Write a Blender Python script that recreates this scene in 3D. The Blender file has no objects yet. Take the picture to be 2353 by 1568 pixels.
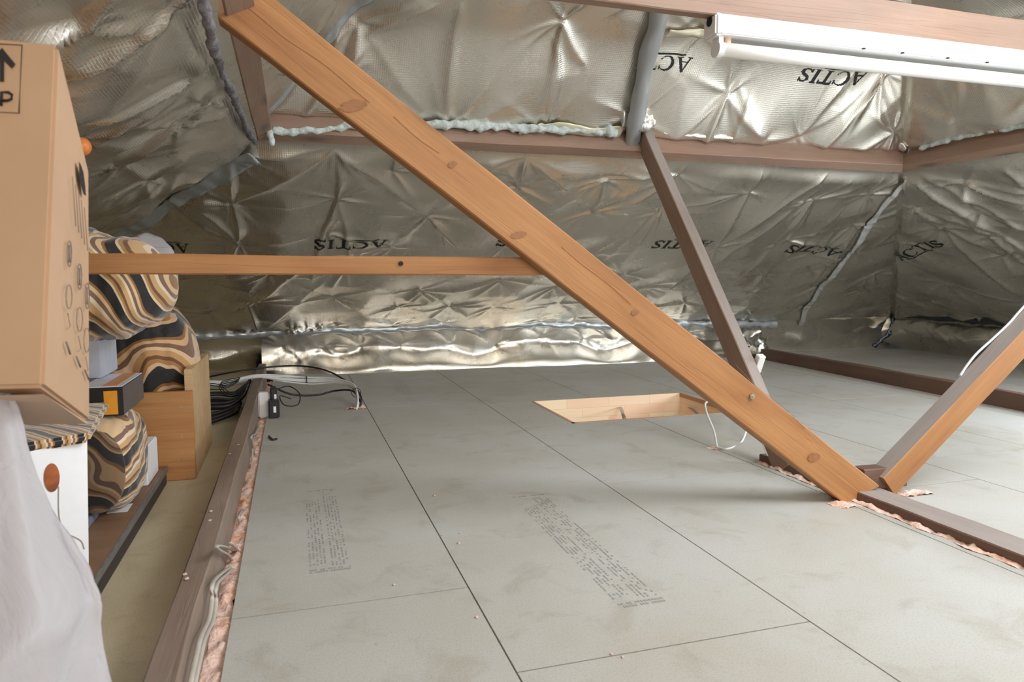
import bpy, bmesh, math, random
import numpy as np
from mathutils import Vector, Matrix, noise

# ------------------------------------------------------------------ camera, world, light, exposure
SC = bpy.context.scene
COL = SC.collection
IMW, IMH, FPX = 2353.0, 1568.0, 1637.1
YAW, PITCH, ROLL = math.radians(-17.122), math.radians(-5.4354), math.radians(-0.097)
HC = 0.655                                  # eye height above the loft floor
ROT = Matrix.Rotation(YAW, 3, 'Z') @ Matrix.Rotation(math.pi/2 + PITCH, 3, 'X') @ Matrix.Rotation(ROLL, 3, 'Z')
CAMP = Vector((0, 0, HC))
cd = bpy.data.cameras.new('camera'); cam = bpy.data.objects.new('camera', cd); COL.objects.link(cam)
cam.matrix_world = Matrix.Translation(CAMP) @ ROT.to_4x4()
cd.sensor_width = 36; cd.lens = 36*FPX/IMW; cd.clip_start = 0.02; cd.clip_end = 60
cd.dof.use_dof = True; cd.dof.focus_distance = 3.0; cd.dof.aperture_fstop = 8.5
SC.camera = cam
wd = bpy.data.worlds.new('world'); SC.world = wd; wd.use_nodes = True
wd.node_tree.nodes['Background'].inputs[0].default_value = (0.75, 0.85, 1.0, 1)
wd.node_tree.nodes['Background'].inputs[1].default_value = 0.03

def area(name, loc, direction, sx, sy, power, color):
    l = bpy.data.lights.new(name, 'AREA'); l.shape = 'RECTANGLE'; l.size = sx; l.size_y = sy
    l.energy = power; l.color = color
    o = bpy.data.objects.new(name, l); COL.objects.link(o); o.location = loc
    o.rotation_euler = Vector(direction).to_track_quat('-Z', 'Y').to_euler()
    return o
area('roof_window_daylight', (2.02, 0.60, 1.87), (-0.38, 0.14, -0.91), 0.9, 1.2, 24, (0.88, 0.94, 1.0))
area('gable_fill_light', (1.0, -2.95, 1.05), (0.0, 1.0, -0.12), 2.4, 1.2, 40, (1.0, 0.95, 0.88))  # unseen fill added before the gable wall, which has no window
area('side_fill_light', (3.72, 1.62, .80), (-0.62, 0.30, -0.72), 1.1, 1.0, 36, (0.84, 0.92, 1.0))  # unseen fill added at the right slope to even out the floor brightness
SC.view_settings.view_transform = 'Standard'; SC.view_settings.look = 'None'
SC.view_settings.exposure = 1.18; SC.view_settings.gamma = 1; SC.view_settings.use_curve_mapping = False

# ------------------------------------------------------------------ survey helpers: a sight line met with a plane of the room
def ray(px, py): return ROT @ Vector((px-IMW/2, -(py-IMH/2), -FPX))
def onZ(px, py, z=0.0): d = ray(px, py); return CAMP + d*((z-HC)/d.z)
def onY(px, py, Y): d = ray(px, py); return CAMP + d*(Y/d.y)
def onX(px, py, X): d = ray(px, py); return CAMP + d*(X/d.x)
def atD(px, py, dist): return CAMP + ray(px, py)/FPX*dist

# ------------------------------------------------------------------ object helpers
def lin(c):
    return tuple(((v/255.0)/12.92 if v/255.0 <= 0.04045 else ((v/255.0+0.055)/1.055)**2.4) for v in c)
def link(name, me, mat=None, parent=None):
    o = bpy.data.objects.new(name, me); COL.objects.link(o)
    if mat: me.materials.append(mat)
    if parent: o.parent = parent
    return o
def tag(o, label=None, cat=None, group=None, kind=None):
    if label: o['label'] = label
    if cat: o['category'] = cat
    if group: o['group'] = group
    if kind: o['kind'] = kind
    return o
def empty(name, loc, label=None, cat=None, group=None, rot=None):
    o = bpy.data.objects.new(name, None); COL.objects.link(o); o.location = loc
    o.empty_display_size = 0.1
    if rot: o.rotation_euler = rot
    return tag(o, label, cat, group)
def mesh(name, verts, faces, smooth=False):
    me = bpy.data.meshes.new(name); me.from_pydata([tuple(v) for v in verts], [], faces); me.update()
    if smooth: me.polygons.foreach_set('use_smooth', [True]*len(me.polygons))
    return me
def child(name, me, mat, par):
    """mesh given in world coordinates, hung under a thing"""
    o = link(name, me, mat); o.parent = par
    o.matrix_parent_inverse = Matrix.Translation(par.location).inverted() if par.rotation_euler[2] == 0 else (Matrix.Translation(par.location) @ par.rotation_euler.to_matrix().to_4x4()).inverted()
    return o
def finish(bm, name, smooth=False):
    bmesh.ops.recalc_face_normals(bm, faces=bm.faces)
    me = bpy.data.meshes.new(name); bm.to_mesh(me); bm.free()
    if smooth: me.polygons.foreach_set('use_smooth', [True]*len(me.polygons))
    return me
def box_me(name, lo, hi, bev=0.0, segs=2):
    bm = bmesh.new(); bmesh.ops.create_cube(bm, size=1)
    c = [(a+b)/2 for a, b in zip(lo, hi)]; s = [abs(b-a) for a, b in zip(lo, hi)]
    for v in bm.verts: v.co = Vector((c[0]+v.co.x*s[0], c[1]+v.co.y*s[1], c[2]+v.co.z*s[2]))
    if bev: bmesh.ops.bevel(bm, geom=list(bm.edges), offset=bev, segments=segs, affect='EDGES')
    return finish(bm, name)
def hexa_me(name, P, bev=0.0):
    """P: 8 corners, bottom 0-3 ccw, top 4-7"""
    bm = bmesh.new(); v = [bm.verts.new(p) for p in P]
    for f in ((3,2,1,0),(4,5,6,7),(0,1,5,4),(1,2,6,5),(2,3,7,6),(3,0,4,7)): bm.faces.new([v[i] for i in f])
    if bev: bmesh.ops.bevel(bm, geom=list(bm.edges), offset=bev, segments=2, affect='EDGES')
    return finish(bm, name)
def smooth_path(pts, n=8):
    P = [Vector(p) for p in pts]; out = []
    Q = [P[0]*2-P[1]] + P + [P[-1]*2-P[-2]]
    for i in range(1, len(Q)-2):
        a, b, c, d = Q[i-1:i+3]
        for k in range(n):
            t = k/n
            out.append(0.5*((2*b)+(c-a)*t+(2*a-5*b+4*c-d)*t*t+(3*b-a-3*c+d)*t**3))
    out.append(P[-1]); return out
def tube_me(name, pts, r, segs=8, flat=1.0, n=8, cap=True):
    P = smooth_path(pts, n) if n > 1 else [Vector(p) for p in pts]
    V, F = [], []; up = Vector((0.13, 0.07, 1)).normalized()
    for i, p in enumerate(P):
        t = (P[min(i+1, len(P)-1)]-P[max(i-1, 0)])
        t = t.normalized() if t.length > 1e-9 else Vector((1, 0, 0))
        s = t.cross(up)
        if s.length < 1e-3: s = t.cross(Vector((1, 0, 0)))
        s.normalize(); u = s.cross(t)
        for k in range(segs):
            a = 2*math.pi*k/segs
            V.append(p + s*math.cos(a)*r + u*math.sin(a)*r*flat)
    for i in range(len(P)-1):
        for k in range(segs):
            F.append((i*segs+k, i*segs+(k+1) % segs, (i+1)*segs+(k+1) % segs, (i+1)*segs+k))
    if cap:
        F.append(tuple(range(segs))[::-1]); F.append(tuple((len(P)-1)*segs+k for k in range(segs)))
    return mesh(name, V, F, True)

# ------------------------------------------------------------------ materials
class NT:
    def __init__(s, name):
        s.m = bpy.data.materials.new(name); s.m.use_nodes = True
        s.t = s.m.node_tree; s.b = s.t.nodes['Principled BSDF']
    def n(s, typ, **kw):
        x = s.t.nodes.new(typ)
        for k, v in kw.items():
            if k in x.inputs: x.inputs[k].default_value = v
            else: setattr(x, k, v)
        return x
    def l(s, a, b): s.t.links.new(a, b)
    def set(s, **kw):
        for k, v in kw.items(): s.b.inputs[k.replace('_', ' ')].default_value = v
        return s
    def coords(s, kind='Object', scale=(1, 1, 1), rot=(0, 0, 0)):
        tc = s.n('ShaderNodeTexCoord'); mp = s.n('ShaderNodeMapping')
        mp.inputs['Scale'].default_value = scale; mp.inputs['Rotation'].default_value = rot
        s.l(tc.outputs[kind], mp.inputs['Vector']); return mp.outputs['Vector']
    def noise(s, vec, scale, detail=4, rough=0.55, dist=0.0):
        x = s.n('ShaderNodeTexNoise'); x.inputs['Scale'].default_value = scale; x.inputs['Detail'].default_value = detail
        x.inputs['Roughness'].default_value = rough; x.inputs['Distortion'].default_value = dist
        s.l(vec, x.inputs['Vector']); return x.outputs['Fac']
    def ramp(s, fac, stops, interp='LINEAR'):
        r = s.n('ShaderNodeValToRGB'); r.color_ramp.interpolation = interp
        e = r.color_ramp.elements
        while len(e) < len(stops): e.new(0.5)
        for i, (p, c) in enumerate(stops):
            e[i].position = p; e[i].color = (*c, 1) if len(c) == 3 else c
        s.l(fac, r.inputs['Fac']); return r.outputs['Color']
    def mix(s, fac, a, b, mode='MIX'):
        x = s.n('ShaderNodeMix'); x.data_type = 'RGBA'; x.blend_type = mode
        for idx, v in ((0, fac), (6, a), (7, b)):
            if hasattr(v, 'links'): s.l(v, x.inputs[idx])
            else: x.inputs[idx].default_value = v if idx == 0 else (*v, 1)
        return x.outputs[2]
    def math(s, op, a, b=0.0):
        x = s.n('ShaderNodeMath'); x.operation = op
        for i, v in enumerate((a, b)):
            if hasattr(v, 'links'): s.l(v, x.inputs[i])
            else: x.inputs[i].default_value = v
        return x.outputs[0]
    def color(s, sock): s.l(sock, s.b.inputs['Base Color']); return s
    def bump(s, h, strength=0.3, dist=0.01, normal=None):
        b = s.n('ShaderNodeBump'); b.inputs['Strength'].default_value = strength; b.inputs['Distance'].default_value = dist
        s.l(h, b.inputs['Height'])
        if normal: s.l(normal, b.inputs['Normal'])
        s.l(b.outputs['Normal'], s.b.inputs['Normal']); return b.outputs['Normal']

def plain(name, rgb, rough=0.6, metal=0.0, var=0.06, scale=30, bump=0.0):
    t = NT(name); t.set(Roughness=rough, Metallic=metal)
    c = lin(rgb); v = t.coords('Object')
    f = t.noise(v, scale, 4)
    t.color(t.ramp(f, [(0.3, tuple(x*(1-var) for x in c)), (0.7, tuple(min(1, x*(1+var)) for x in c))]))
    if bump: t.bump(f, bump, 0.004)
    return t.m

def wood(name, light, mid, dark, rough=0.62, knots=True, seed=0.0, grey=None, greyamt=0.0, gs=1.0):
    """sawn timber, grain along the local x axis"""
    t = NT(name); t.set(Roughness=rough)
    v = t.coords('Object', (1.1, 16*gs, 16*gs)); v2 = t.coords('Object', (0.9, 5, 5)); v3 = t.coords('Object', (1, 1, 1))
    n1 = t.noise(v, 2.2, 6, 0.6, 0.6); n2 = t.noise(v2, 1.3, 3, 0.5)
    n3 = t.noise(t.coords('Object', (3, 90, 90)), 2.0, 4, 0.6)
    base = t.ramp(n1, [(0.28, lin(dark)), (0.44, lin(mid)), (0.62, lin(light)), (0.8, lin(mid))])
    blot = t.ramp(n2, [(0.3, lin(mid)), (0.5, lin(light)), (0.62, lin(mid)), (0.8, lin(light))])
    c = t.mix(0.68, base, blot)
    fine = t.ramp(n3, [(0.35, (0.72, 0.72, 0.72)), (0.6, (1, 1, 1))])
    c = t.mix(0.4, c, fine, 'MULTIPLY')
    if knots:
        vo = t.n('ShaderNodeTexVoronoi'); vo.inputs['Scale'].default_value = 1.0
        t.l(t.coords('Object', (2.3, 7.5, 7.5)), vo.inputs['Vector'])
        k = t.ramp(vo.outputs['Distance'], [(0.05, (1, 1, 1)), (0.2, (0, 0, 0))])
        kk = t.math('MULTIPLY', k, 0.75)
        c = t.mix(kk, c, lin(tuple(x*0.5 for x in dark)))
    if grey:
        g = t.ramp(t.noise(v3, 3.0, 5, 0.6, 0.3), [(0.5-greyamt*0.4, (1, 1, 1)), (0.75, (0.25, 0.25, 0.25))])
        c = t.mix(t.math('MULTIPLY', g, greyamt), c, lin(grey))
    t.color(c)
    crack = t.ramp(t.noise(t.coords('Object', (0.7, 26, 26)), 1.6, 2, 0.4), [(0.485, (1, 1, 1)), (0.5, (0, 0, 0)), (0.515, (1, 1, 1))])
    h = t.math('ADD', t.math('MULTIPLY', n3, 0.4), t.math('MULTIPLY', crack, 0.6))
    t.bump(h, 0.35, 0.0025)
    return t.m

def foil_mat(name, base=(0.81, 0.765, 0.69), rough=0.27, metal=1.0, weave=0.5, seed=0):
    t = NT(name); t.set(Metallic=metal, Roughness=rough)
    uv = t.coords('UV'); 
    def wv(direction, s):
        w = t.n('ShaderNodeTexWave'); w.wave_type = 'BANDS'; w.bands_direction = direction
        w.inputs['Scale'].default_value = s; w.inputs['Distortion'].default_value = 0.0
        t.l(uv, w.inputs['Vector']); return w.outputs['Fac']
    g = t.math('MAXIMUM', t.math('POWER', wv('X', 38.0), 4.0), t.math('POWER', wv('Y', 46.0), 4.0))
    crk = t.noise(uv, 9, 4, 0.5, 0.3)
    crk2 = t.noise(t.coords('UV', (3.2, 0.9, 1)), 4.0, 4, 0.5, 0.5)
    n1 = t.n('ShaderNodeBump'); n1.inputs['Strength'].default_value = 0.26; n1.inputs['Distance'].default_value = 0.004
    t.l(t.math('MULTIPLY', crk2, 1.6), n1.inputs['Height'])
    t.bump(g, weave*0.55, 0.0010, n1.outputs['Normal'])
    big = t.noise(uv, 2.2, 3, 0.5)
    c = t.ramp(big, [(0.3, tuple(x*0.88 for x in base)), (0.7, base)])
    c = t.mix(t.math('MULTIPLY', g, 0.22), c, tuple(min(1, x*1.35) for x in base))
    t.color(c)
    rr = t.ramp(t.noise(uv, 5, 5, 0.6), [(0.3, (rough*0.8,)*3), (0.7, (rough*1.25,)*3)])
    t.l(rr, t.b.inputs['Roughness'])
    return t.m

M = {}
M['foil'] = foil_mat('silver_foil_woven')
M['foil_plain'] = foil_mat('silver_foil_plain', base=(0.9, 0.89, 0.86), rough=0.22, weave=0.15)
M['tape'] = foil_mat('grey_blue_tape', base=(0.48, 0.51, 0.53), rough=0.34, weave=0.0, metal=.6)
M['tape_pale'] = foil_mat('pale_tape', base=(0.78, 0.80, 0.80), rough=0.3, weave=0.0, metal=.6)
M['tape_black'] = foil_mat('dark_tape', base=(0.10, 0.115, 0.13), rough=0.4, weave=0.0)
M['orange_pine'] = wood('orange_pine', (176, 126, 78), (157, 106, 62), (110, 71, 41))
M['brown_pine'] = wood('brown_weathered_pine', (160, 126, 104), (140, 106, 84), (98, 70, 52), grey=(150, 134, 124), greyamt=0.5)
M['dark_pine'] = wood('dark_brown_pine', (112, 78, 58), (92, 62, 46), (62, 42, 32), grey=(118, 104, 96), greyamt=0.35)
M['grey_pine'] = wood('grey_weathered_pine', (146, 124, 108), (122, 100, 84), (78, 60, 50), grey=(142, 130, 122), greyamt=0.45, gs=1.2)
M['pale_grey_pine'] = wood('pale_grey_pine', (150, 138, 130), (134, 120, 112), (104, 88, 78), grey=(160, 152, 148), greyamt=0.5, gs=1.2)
M['crate_pine'] = wood('crate_pine', (196, 144, 92), (178, 122, 70), (140, 90, 48))
M['end_pine'] = wood('pale_end_pine', (208, 176, 134), (192, 156, 112), (160, 122, 84), knots=False)
M['shelf'] = wood('brown_laminate', (150, 118, 92), (132, 100, 76), (104, 76, 56), rough=0.45, knots=False)
M['white_paint'] = plain('white_enamel', (238, 240, 240), 0.35, var=0.02)
M['white_plastic'] = plain('white_plastic', (232, 232, 232), 0.45, var=0.02)
M['white_card'] = plain('white_card', (240, 240, 242), 0.6, var=0.02)
M['black_plastic'] = plain('black_plastic', (26, 26, 28), 0.4)
M['black_cable'] = plain('black_cable_sheath', (30, 31, 33), 0.45)
M['white_cable'] = plain('white_cable_sheath', (225, 226, 224), 0.45, var=0.03)
M['grey_cable'] = plain('grey_cable_sheath', (176, 168, 158), 0.5, var=0.08)
M['carton_front'] = plain('tan_cardboard', (188, 154, 124), 0.75, var=0.04, scale=9)
M['carton_side'] = plain('tan_cardboard_pale', (196, 168, 144), 0.75, var=0.03, scale=9)
M['ink'] = plain('black_ink', (38, 34, 34), 0.6)
M['ink_soft'] = plain('faded_ink', (120, 108, 100), 0.7)
M['print'] = plain('black_foil_print', (20, 20, 22), 0.6)
M['stamp'] = plain('grey_stamp_ink', (152, 152, 149), 0.8)
M['knot'] = plain('pine_knot', (142, 94, 56), .6, var=.2, scale=60)
M['metal'] = plain('zinc_metal', (190, 188, 176), 0.35, 0.9)
M['orange_gloss'] = plain('orange_lacquer', (224, 132, 62), 0.35)
M['dark_gap'] = plain('dark_underfloor', (38, 34, 30), 0.9)

def chipboard(name, base, tint, stain):
    t = NT(name); t.set(Roughness=0.58)
    v = t.coords('Object')
    big = t.noise(v, 1.6, 5, 0.6, 0.4); mid = t.noise(v, 7, 6, 0.65, 0.6); fine = t.noise(v, 260, 3, 0.7)
    long_ = t.noise(t.coords('Object', (0.8, 3.2, 1)), 5, 5, 0.6)
    c = t.ramp(big, [(0.3, lin(tint)), (0.62, lin(base))])
    st = t.ramp(mid, [(0.34, (1, 1, 1)), (0.47, (0, 0, 0))])
    c = t.mix(t.math('MULTIPLY', st, 0.30), c, lin(stain))
    st2 = t.ramp(long_, [(0.62, (0, 0, 0)), (0.78, (1, 1, 1))])
    c = t.mix(t.math('MULTIPLY', st2, 0.28), c, lin(stain))
    sp = t.ramp(fine, [(0.32, (0.80, 0.80, 0.80)), (0.5, (1, 1, 1)), (0.7, (1.04, 1.04, 1.04))])
    c = t.mix(1.0, c, sp, 'MULTIPLY')
    vo = t.n('ShaderNodeTexVoronoi'); vo.inputs['Scale'].default_value = 9; t.l(v, vo.inputs['Vector'])
    dots = t.ramp(vo.outputs['Distance'], [(0.02, (1, 1, 1)), (0.04, (0, 0, 0))])
    c = t.mix(t.math('MULTIPLY', dots, 0.3), c, lin((90, 80, 68)))
    t.color(c); t.bump(fine, 0.12, 0.001)
    return t.m
M['board'] = chipboard('green_grey_chipboard', (185, 184, 179), (175, 170, 159), (146, 134, 116))
M['board_old'] = chipboard('olive_chipboard', (204, 190, 160), (186, 170, 138), (150, 132, 100))

def pink_mat():
    t = NT('pink_foam'); t.set(Roughness=0.9)
    v = t.coords('Object'); n = t.noise(v, 14, 5, 0.6, 0.5); f = t.noise(v, 90, 4, 0.6)
    c = t.ramp(n, [(0.42, lin((236, 206, 192))), (0.62, lin((230, 182, 158))), (0.78, lin((218, 140, 98)))])
    d = t.ramp(f, [(0.28, (0.7, 0.66, 0.62)), (0.40, (1, 1, 1))])
    t.color(t.mix(0.8, c, d, 'MULTIPLY')); t.bump(f, 0.7, 0.01); return t.m
M['pink'] = pink_mat()
def wool_mat(name, a, b):
    t = NT(name); t.set(Roughness=0.95)
    v = t.coords('Object'); f = t.noise(v, 60, 6, 0.7, 0.8)
    t.color(t.ramp(f, [(0.3, lin(a)), (0.65, lin(b))])); t.bump(f, 0.8, 0.012); return t.m
M['wool'] = wool_mat('mint_white_wool', (178, 192, 188), (226, 234, 232))
M['foam'] = wool_mat('lilac_grey_wool', (84, 80, 84), (150, 146, 154))

def fabric(name, scale=(1, 1, 1), rot=(0, 0, 0), s=3.2, dist=7.0, seed=0.0, tone=1.0, bd='DIAGONAL'):
    """plush fabric printed with swooping bands in black, brown, gold and cream"""
    t = NT(name); t.set(Roughness=0.7)
    t.b.inputs['Sheen Weight'].default_value = 0.4
    v = t.coords('Object', scale, rot)
    w = t.n('ShaderNodeTexWave'); w.wave_type = 'BANDS'; w.bands_direction = bd; w.wave_profile = 'SAW'
    w.inputs['Scale'].default_value = s; w.inputs['Distortion'].default_value = dist
    w.inputs['Detail'].default_value = 1.2; w.inputs['Detail Scale'].default_value = 1.1; w.inputs['Phase Offset'].default_value = seed
    t.l(v, w.inputs['Vector'])
    c = t.ramp(w.outputs['Fac'], [(0.0, lin((24, 22, 22))), (0.30, lin((226, 200, 168))), (0.36, lin((178, 134, 78))), (0.44, lin((118, 78, 44))),
               (0.52, lin((204, 164, 112))), (0.66, lin((232, 210, 180))), (0.74, lin((128, 96, 78))), (0.84, lin((222, 190, 148))), (0.93, lin((150, 104, 56)))], 'CONSTANT')
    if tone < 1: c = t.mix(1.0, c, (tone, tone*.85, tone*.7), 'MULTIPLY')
    t.color(c); t.bump(t.noise(t.coords('Object'), 40, 5, 0.6), 0.3, 0.004)
    return t.m
M['fabric'] = fabric('printed_plush', s=4.2, dist=6.5, rot=(.2, .35, .2), bd='X')
M['fabric2'] = fabric('printed_plush_dark', s=2.5, dist=12, seed=2.4, rot=(0.4, 0.9, 0.7), tone=.8)
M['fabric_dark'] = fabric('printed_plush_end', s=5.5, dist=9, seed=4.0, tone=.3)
M['fabric3'] = fabric('printed_plush_striped', s=5.0, dist=2.5, seed=1.0, rot=(0, 0.6, 1.2))
def film_mat(name, rgb, trans=0.35, rough=0.3):
    t = NT(name); t.set(Roughness=rough)
    t.b.inputs['Transmission Weight'].default_value = trans
    t.b.inputs['IOR'].default_value = 1.2
    n = t.noise(t.coords('Object'), 6, 5, 0.6, 0.8)
    c = lin(rgb); t.color(t.ramp(n, [(0.3, tuple(x*0.9 for x in c)), (0.7, c)]))
    t.bump(n, 0.5, 0.02); return t.m
M['film'] = film_mat('milky_plastic_film', (186, 182, 186), 0.15, 0.34)
M['film_clear'] = film_mat('clear_plastic_film', (214, 216, 220), 0.55, 0.2)
M['yellow_tape'] = plain('cream_translucent_tape', (206, 200, 176), 0.35, 0.2)
M['plaster'] = plain('gable_plaster', (120, 116, 108), 0.9)

# ------------------------------------------------------------------ roof geometry (slopes 1:2, hipped at three sides, purlin ring half way)
RX0, RXM, YBACK = 2.93, 1.485, -3.2          # hip line: X + Y = RX0 on the left, X = Y + .04 on the right
def smooth(x): x = np.clip(x, 0, 1); return x*x*(3-2*x)

class Slope:
    """a foil-lined roof slope: plane + pinned, creased relief"""
    def __init__(s, side, c, corners, seed, drop=0.0, amp=1.0):
        s.side, s.c, s.drop, s.amp = side, c, drop, amp
        if side == 'main':  s.e1 = np.array([1, 0, 0.]); s.e2 = np.array([0, -2, 1.])/5**.5; s.n = np.array([0, -1, -2.])/5**.5
        if side == 'left':  s.e1 = np.array([0, 1, 0.]); s.e2 = np.array([2, 0, 1.])/5**.5; s.n = np.array([1, 0, -2.])/5**.5
        if side == 'right': s.e1 = np.array([0, -1, 0.]); s.e2 = np.array([-2, 0, 1.])/5**.5; s.n = np.array([-1, 0, -2.])/5**.5
        s.O = np.array({'main': [0, 2*c, HC], 'left': [-2*c, 0, HC], 'right': [2*c, 0, HC]}[side], float)
        s.corners = [np.array(p, float) for p in corners]
        s.rng = np.random.RandomState(seed); s.pins = []; s.folds = []; s.lobes = []
    def ab(s, P): d = np.asarray(P, float)-s.O; return d@s.e1, d@s.e2
    def pix(s, px, py):
        d = np.array(ray(px, py)); o = np.array(CAMP)
        t = ((s.O-o)@s.n)/(d@s.n); return s.ab(o+d*t)
    def setup(s, pix_pins=(), pix_folds=(), spacing=0.34):
        s.pins = [s.pix(*p) for p in pix_pins]
        ab = np.array([s.ab(c) for c in s.corners]); lo, hi = ab.min(0), ab.max(0)
        y = lo[1]+0.12
        while y < hi[1]:
            x = lo[0]+s.rng.rand()*0.3
            while x < hi[0]:
                p = (x+s.rng.uniform(-.07, .07), y+s.rng.uniform(-.05, .05))
                if all((p[0]-q[0])**2+(p[1]-q[1])**2 > 0.26**2 for q in s.pins): s.pins.append(p)
                x += spacing
            y += spacing*0.72
        P = np.array(s.pins)
        for i, p in enumerate(P):
            d = np.hypot(*(P-p).T); order = np.argsort(d)[1:5]
            for j in order:
                if d[j] < 0.55 and (j > i) and s.rng.rand() < 0.75:
                    s.folds.append((p, P[j], s.rng.uniform(.002, .010), s.rng.uniform(.010, .024), s.rng.uniform(-.05, .05)))
            s.lobes.append([(s.rng.uniform(0, 2*math.pi), s.rng.uniform(.5, 1.), s.rng.uniform(.07, .26)) for _ in range(s.rng.randint(5, 10))])
        for a, b, amp, w in pix_folds:
            s.folds.append((np.array(s.pix(*a)), np.array(s.pix(*b)), amp, w, s.rng.uniform(-.02, .02)))
        # long creases
        for _ in range(int(12*s.amp)+6):
            x = s.rng.uniform(lo[0], hi[0]); y = s.rng.uniform(lo[1], hi[1]); a = s.rng.uniform(0.5, 2.6); L = s.rng.uniform(.2, .6)
            s.folds.append((np.array([x, y]), np.array([x+L*math.cos(a), y+L*math.sin(a)]), s.rng.uniform(.002, .006), s.rng.uniform(.006, .014), s.rng.uniform(-.05, .05)))
        s.ph = s.rng.uniform(0, 6.28, 24)
        return s
    def h(s, A, B):
        A = np.asarray(A, float); B = np.asarray(B, float); H = np.zeros_like(A)
        dmin = np.full(A.shape, 9.0)
        for (px, py), lob in zip(s.pins, s.lobes):
            m = (np.abs(A-px) < .4) & (np.abs(B-py) < .4)
            if not m.any(): continue
            dx, dy = A[m]-px, B[m]-py; r = np.hypot(dx, dy)+1e-6; th = np.arctan2(dy, dx)
            dmin[m] = np.minimum(dmin[m], r)
            g = np.zeros_like(r)
            for (phi, am, R) in lob:
                w = 0.006+0.16*r
                da = np.abs(np.angle(np.exp(1j*(th-phi)))) * r
                g += am*np.exp(-(da/(0.45*w+0.003))**1.35)*np.exp(-(r/R)**1.5)*(r/(r+.012))
            H[m] += 0.016*g - 0.013*np.exp(-r/.014)
        H += 0.026*(1-np.exp(-(dmin/.17)**2))
        for (a, b, am, w, cv) in s.folds:
            d = b-a; L = np.hypot(*d); d = d/L; nn = np.array([-d[1], d[0]])
            m = (A > min(a[0], b[0])-.12) & (A < max(a[0], b[0])+.12) & (B > min(a[1], b[1])-.12) & (B < max(a[1], b[1])+.12)
            if not m.any(): continue
            u = ((A[m]-a[0])*d[0]+(B[m]-a[1])*d[1])/L; v = (A[m]-a[0])*nn[0]+(B[m]-a[1])*nn[1]
            uu = np.clip(u, 0, 1); sn = np.sin(math.pi*uu)
            v = v-cv*sn; ww = w*(0.35+0.65*sn)
            ends = np.exp(-(np.maximum(0, np.maximum(-u, u-1))*L/.02)**2)
            H[m] += 1.35*am*(0.25+0.75*sn**.5)*ends*(np.exp(-np.where(v > 0, v/(ww*1.9), -v/(ww*1.0))**1.3))
        p = s.ph
        H += 0.004*np.sin(A*5.1+1.7*np.sin(B*3+p[0])+p[1])+0.003*np.sin(A*13+2.2*np.sin(B*4.1+p[2])+p[3])
        return H*s.amp
    def pos(s, A, B, off=0.0, relief=True, fade=None):
        A = np.atleast_1d(np.asarray(A, float)); B = np.atleast_1d(np.asarray(B, float))
        P = s.O + A[..., None]*s.e1 + B[..., None]*s.e2
        if s.drop:
            dist = {'main': 3.04-P[..., 1], 'left': P[..., 0]+.11, 'right': 3.08-P[..., 0]}[s.side]
            P[..., 2] -= s.drop*(1-smooth(dist/.35))
        H = s.h(A, B) if relief else np.zeros_like(A)
        if fade is not None: H = H*fade
        return P + (H+off)[..., None]*s.n
    def build(s, name, step, mat):
        a, b, c, d = s.corners                      # bottom-left, bottom-right, top-right, top-left
        nu = int(max(np.linalg.norm(b-a), np.linalg.norm(c-d))/step); nv = int(max(np.linalg.norm(d-a), np.linalg.norm(c-b))/step)
        U, Vv = np.meshgrid(np.linspace(0, 1, nu+1), np.linspace(0, 1, nv+1))
        P = (a*(1-U[..., None])+b*U[..., None])*(1-Vv[..., None])+(d*(1-U[..., None])+c*U[..., None])*Vv[..., None]
        dd = P-s.O; A = dd@s.e1; B = dd@s.e2
        e = np.minimum(np.minimum(U*nu, (1-U)*nu), np.minimum(Vv*nv, (1-Vv)*nv))*step
        fade = smooth(e/.05)
        if not s.drop: fade = fade*smooth(((1-Vv)*nv*step-.075)/.12)
        Q = s.pos(A, B, 0, True, fade).reshape(-1, 3)
        me = bpy.data.meshes.new(name); n = len(Q)
        idx = np.arange(n).reshape(nv+1, nu+1)
        F = np.stack([idx[:-1, :-1], idx[:-1, 1:], idx[1:, 1:], idx[1:, :-1]], -1).reshape(-1, 4)
        me.vertices.add(n); me.vertices.foreach_set('co', Q.ravel())
        me.loops.add(F.size); me.loops.foreach_set('vertex_index', F.ravel())
        me.polygons.add(len(F)); me.polygons.foreach_set('loop_start', np.arange(0, F.size, 4)); me.polygons.foreach_set('loop_total', np.full(len(F), 4))
        me.update(); me.validate()
        me.polygons.foreach_set('use_smooth', [True]*len(me.polygons))
        uv = me.uv_layers.new(name='UVMap'); co = np.stack([A.ravel(), B.ravel()], -1)[F.ravel()]
        uv.data.foreach_set('uv', co.ravel())
        o = link(name, me, mat); o['kind'] = 'structure'; s.obj = o
        return o

zE = -0.375                                     # eaves, relative to eye height
def zz(v): return HC+v
main = Slope('main', 2.05, [(-1.92, 4.85, zz(zE)), (4.89, 4.85, zz(zE)), (3.045, 3.005, zz(.5475)), (-.075, 3.005, zz(.5475))], 3)
left = Slope('left', 0.585, [(-1.92, YBACK, zz(zE)), (-1.92, 4.85, zz(zE)), (-.075, 3.005, zz(.5475)), (-.075, YBACK, zz(.5475))], 5)
right = Slope('right', 2.07, [(4.89, 4.85, zz(zE)), (4.89, YBACK, zz(zE)), (3.045, YBACK, zz(.5475)), (3.045, 3.005, zz(.5475))], 8)
DR = 0.155
umain = Slope('main', 2.30, [(-.11, 3.04, zz(.78)), (3.08, 3.04, zz(.78)), (1.485, 1.445, zz(1.5775)), (1.485, 1.445, zz(1.5775))], 12, DR)
uleft = Slope('left', 0.835, [(-.11, YBACK, zz(.78)), (-.11, 3.04, zz(.78)), (1.485, 1.445, zz(1.5775)), (1.485, YBACK, zz(1.5775))], 15, DR)
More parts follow.
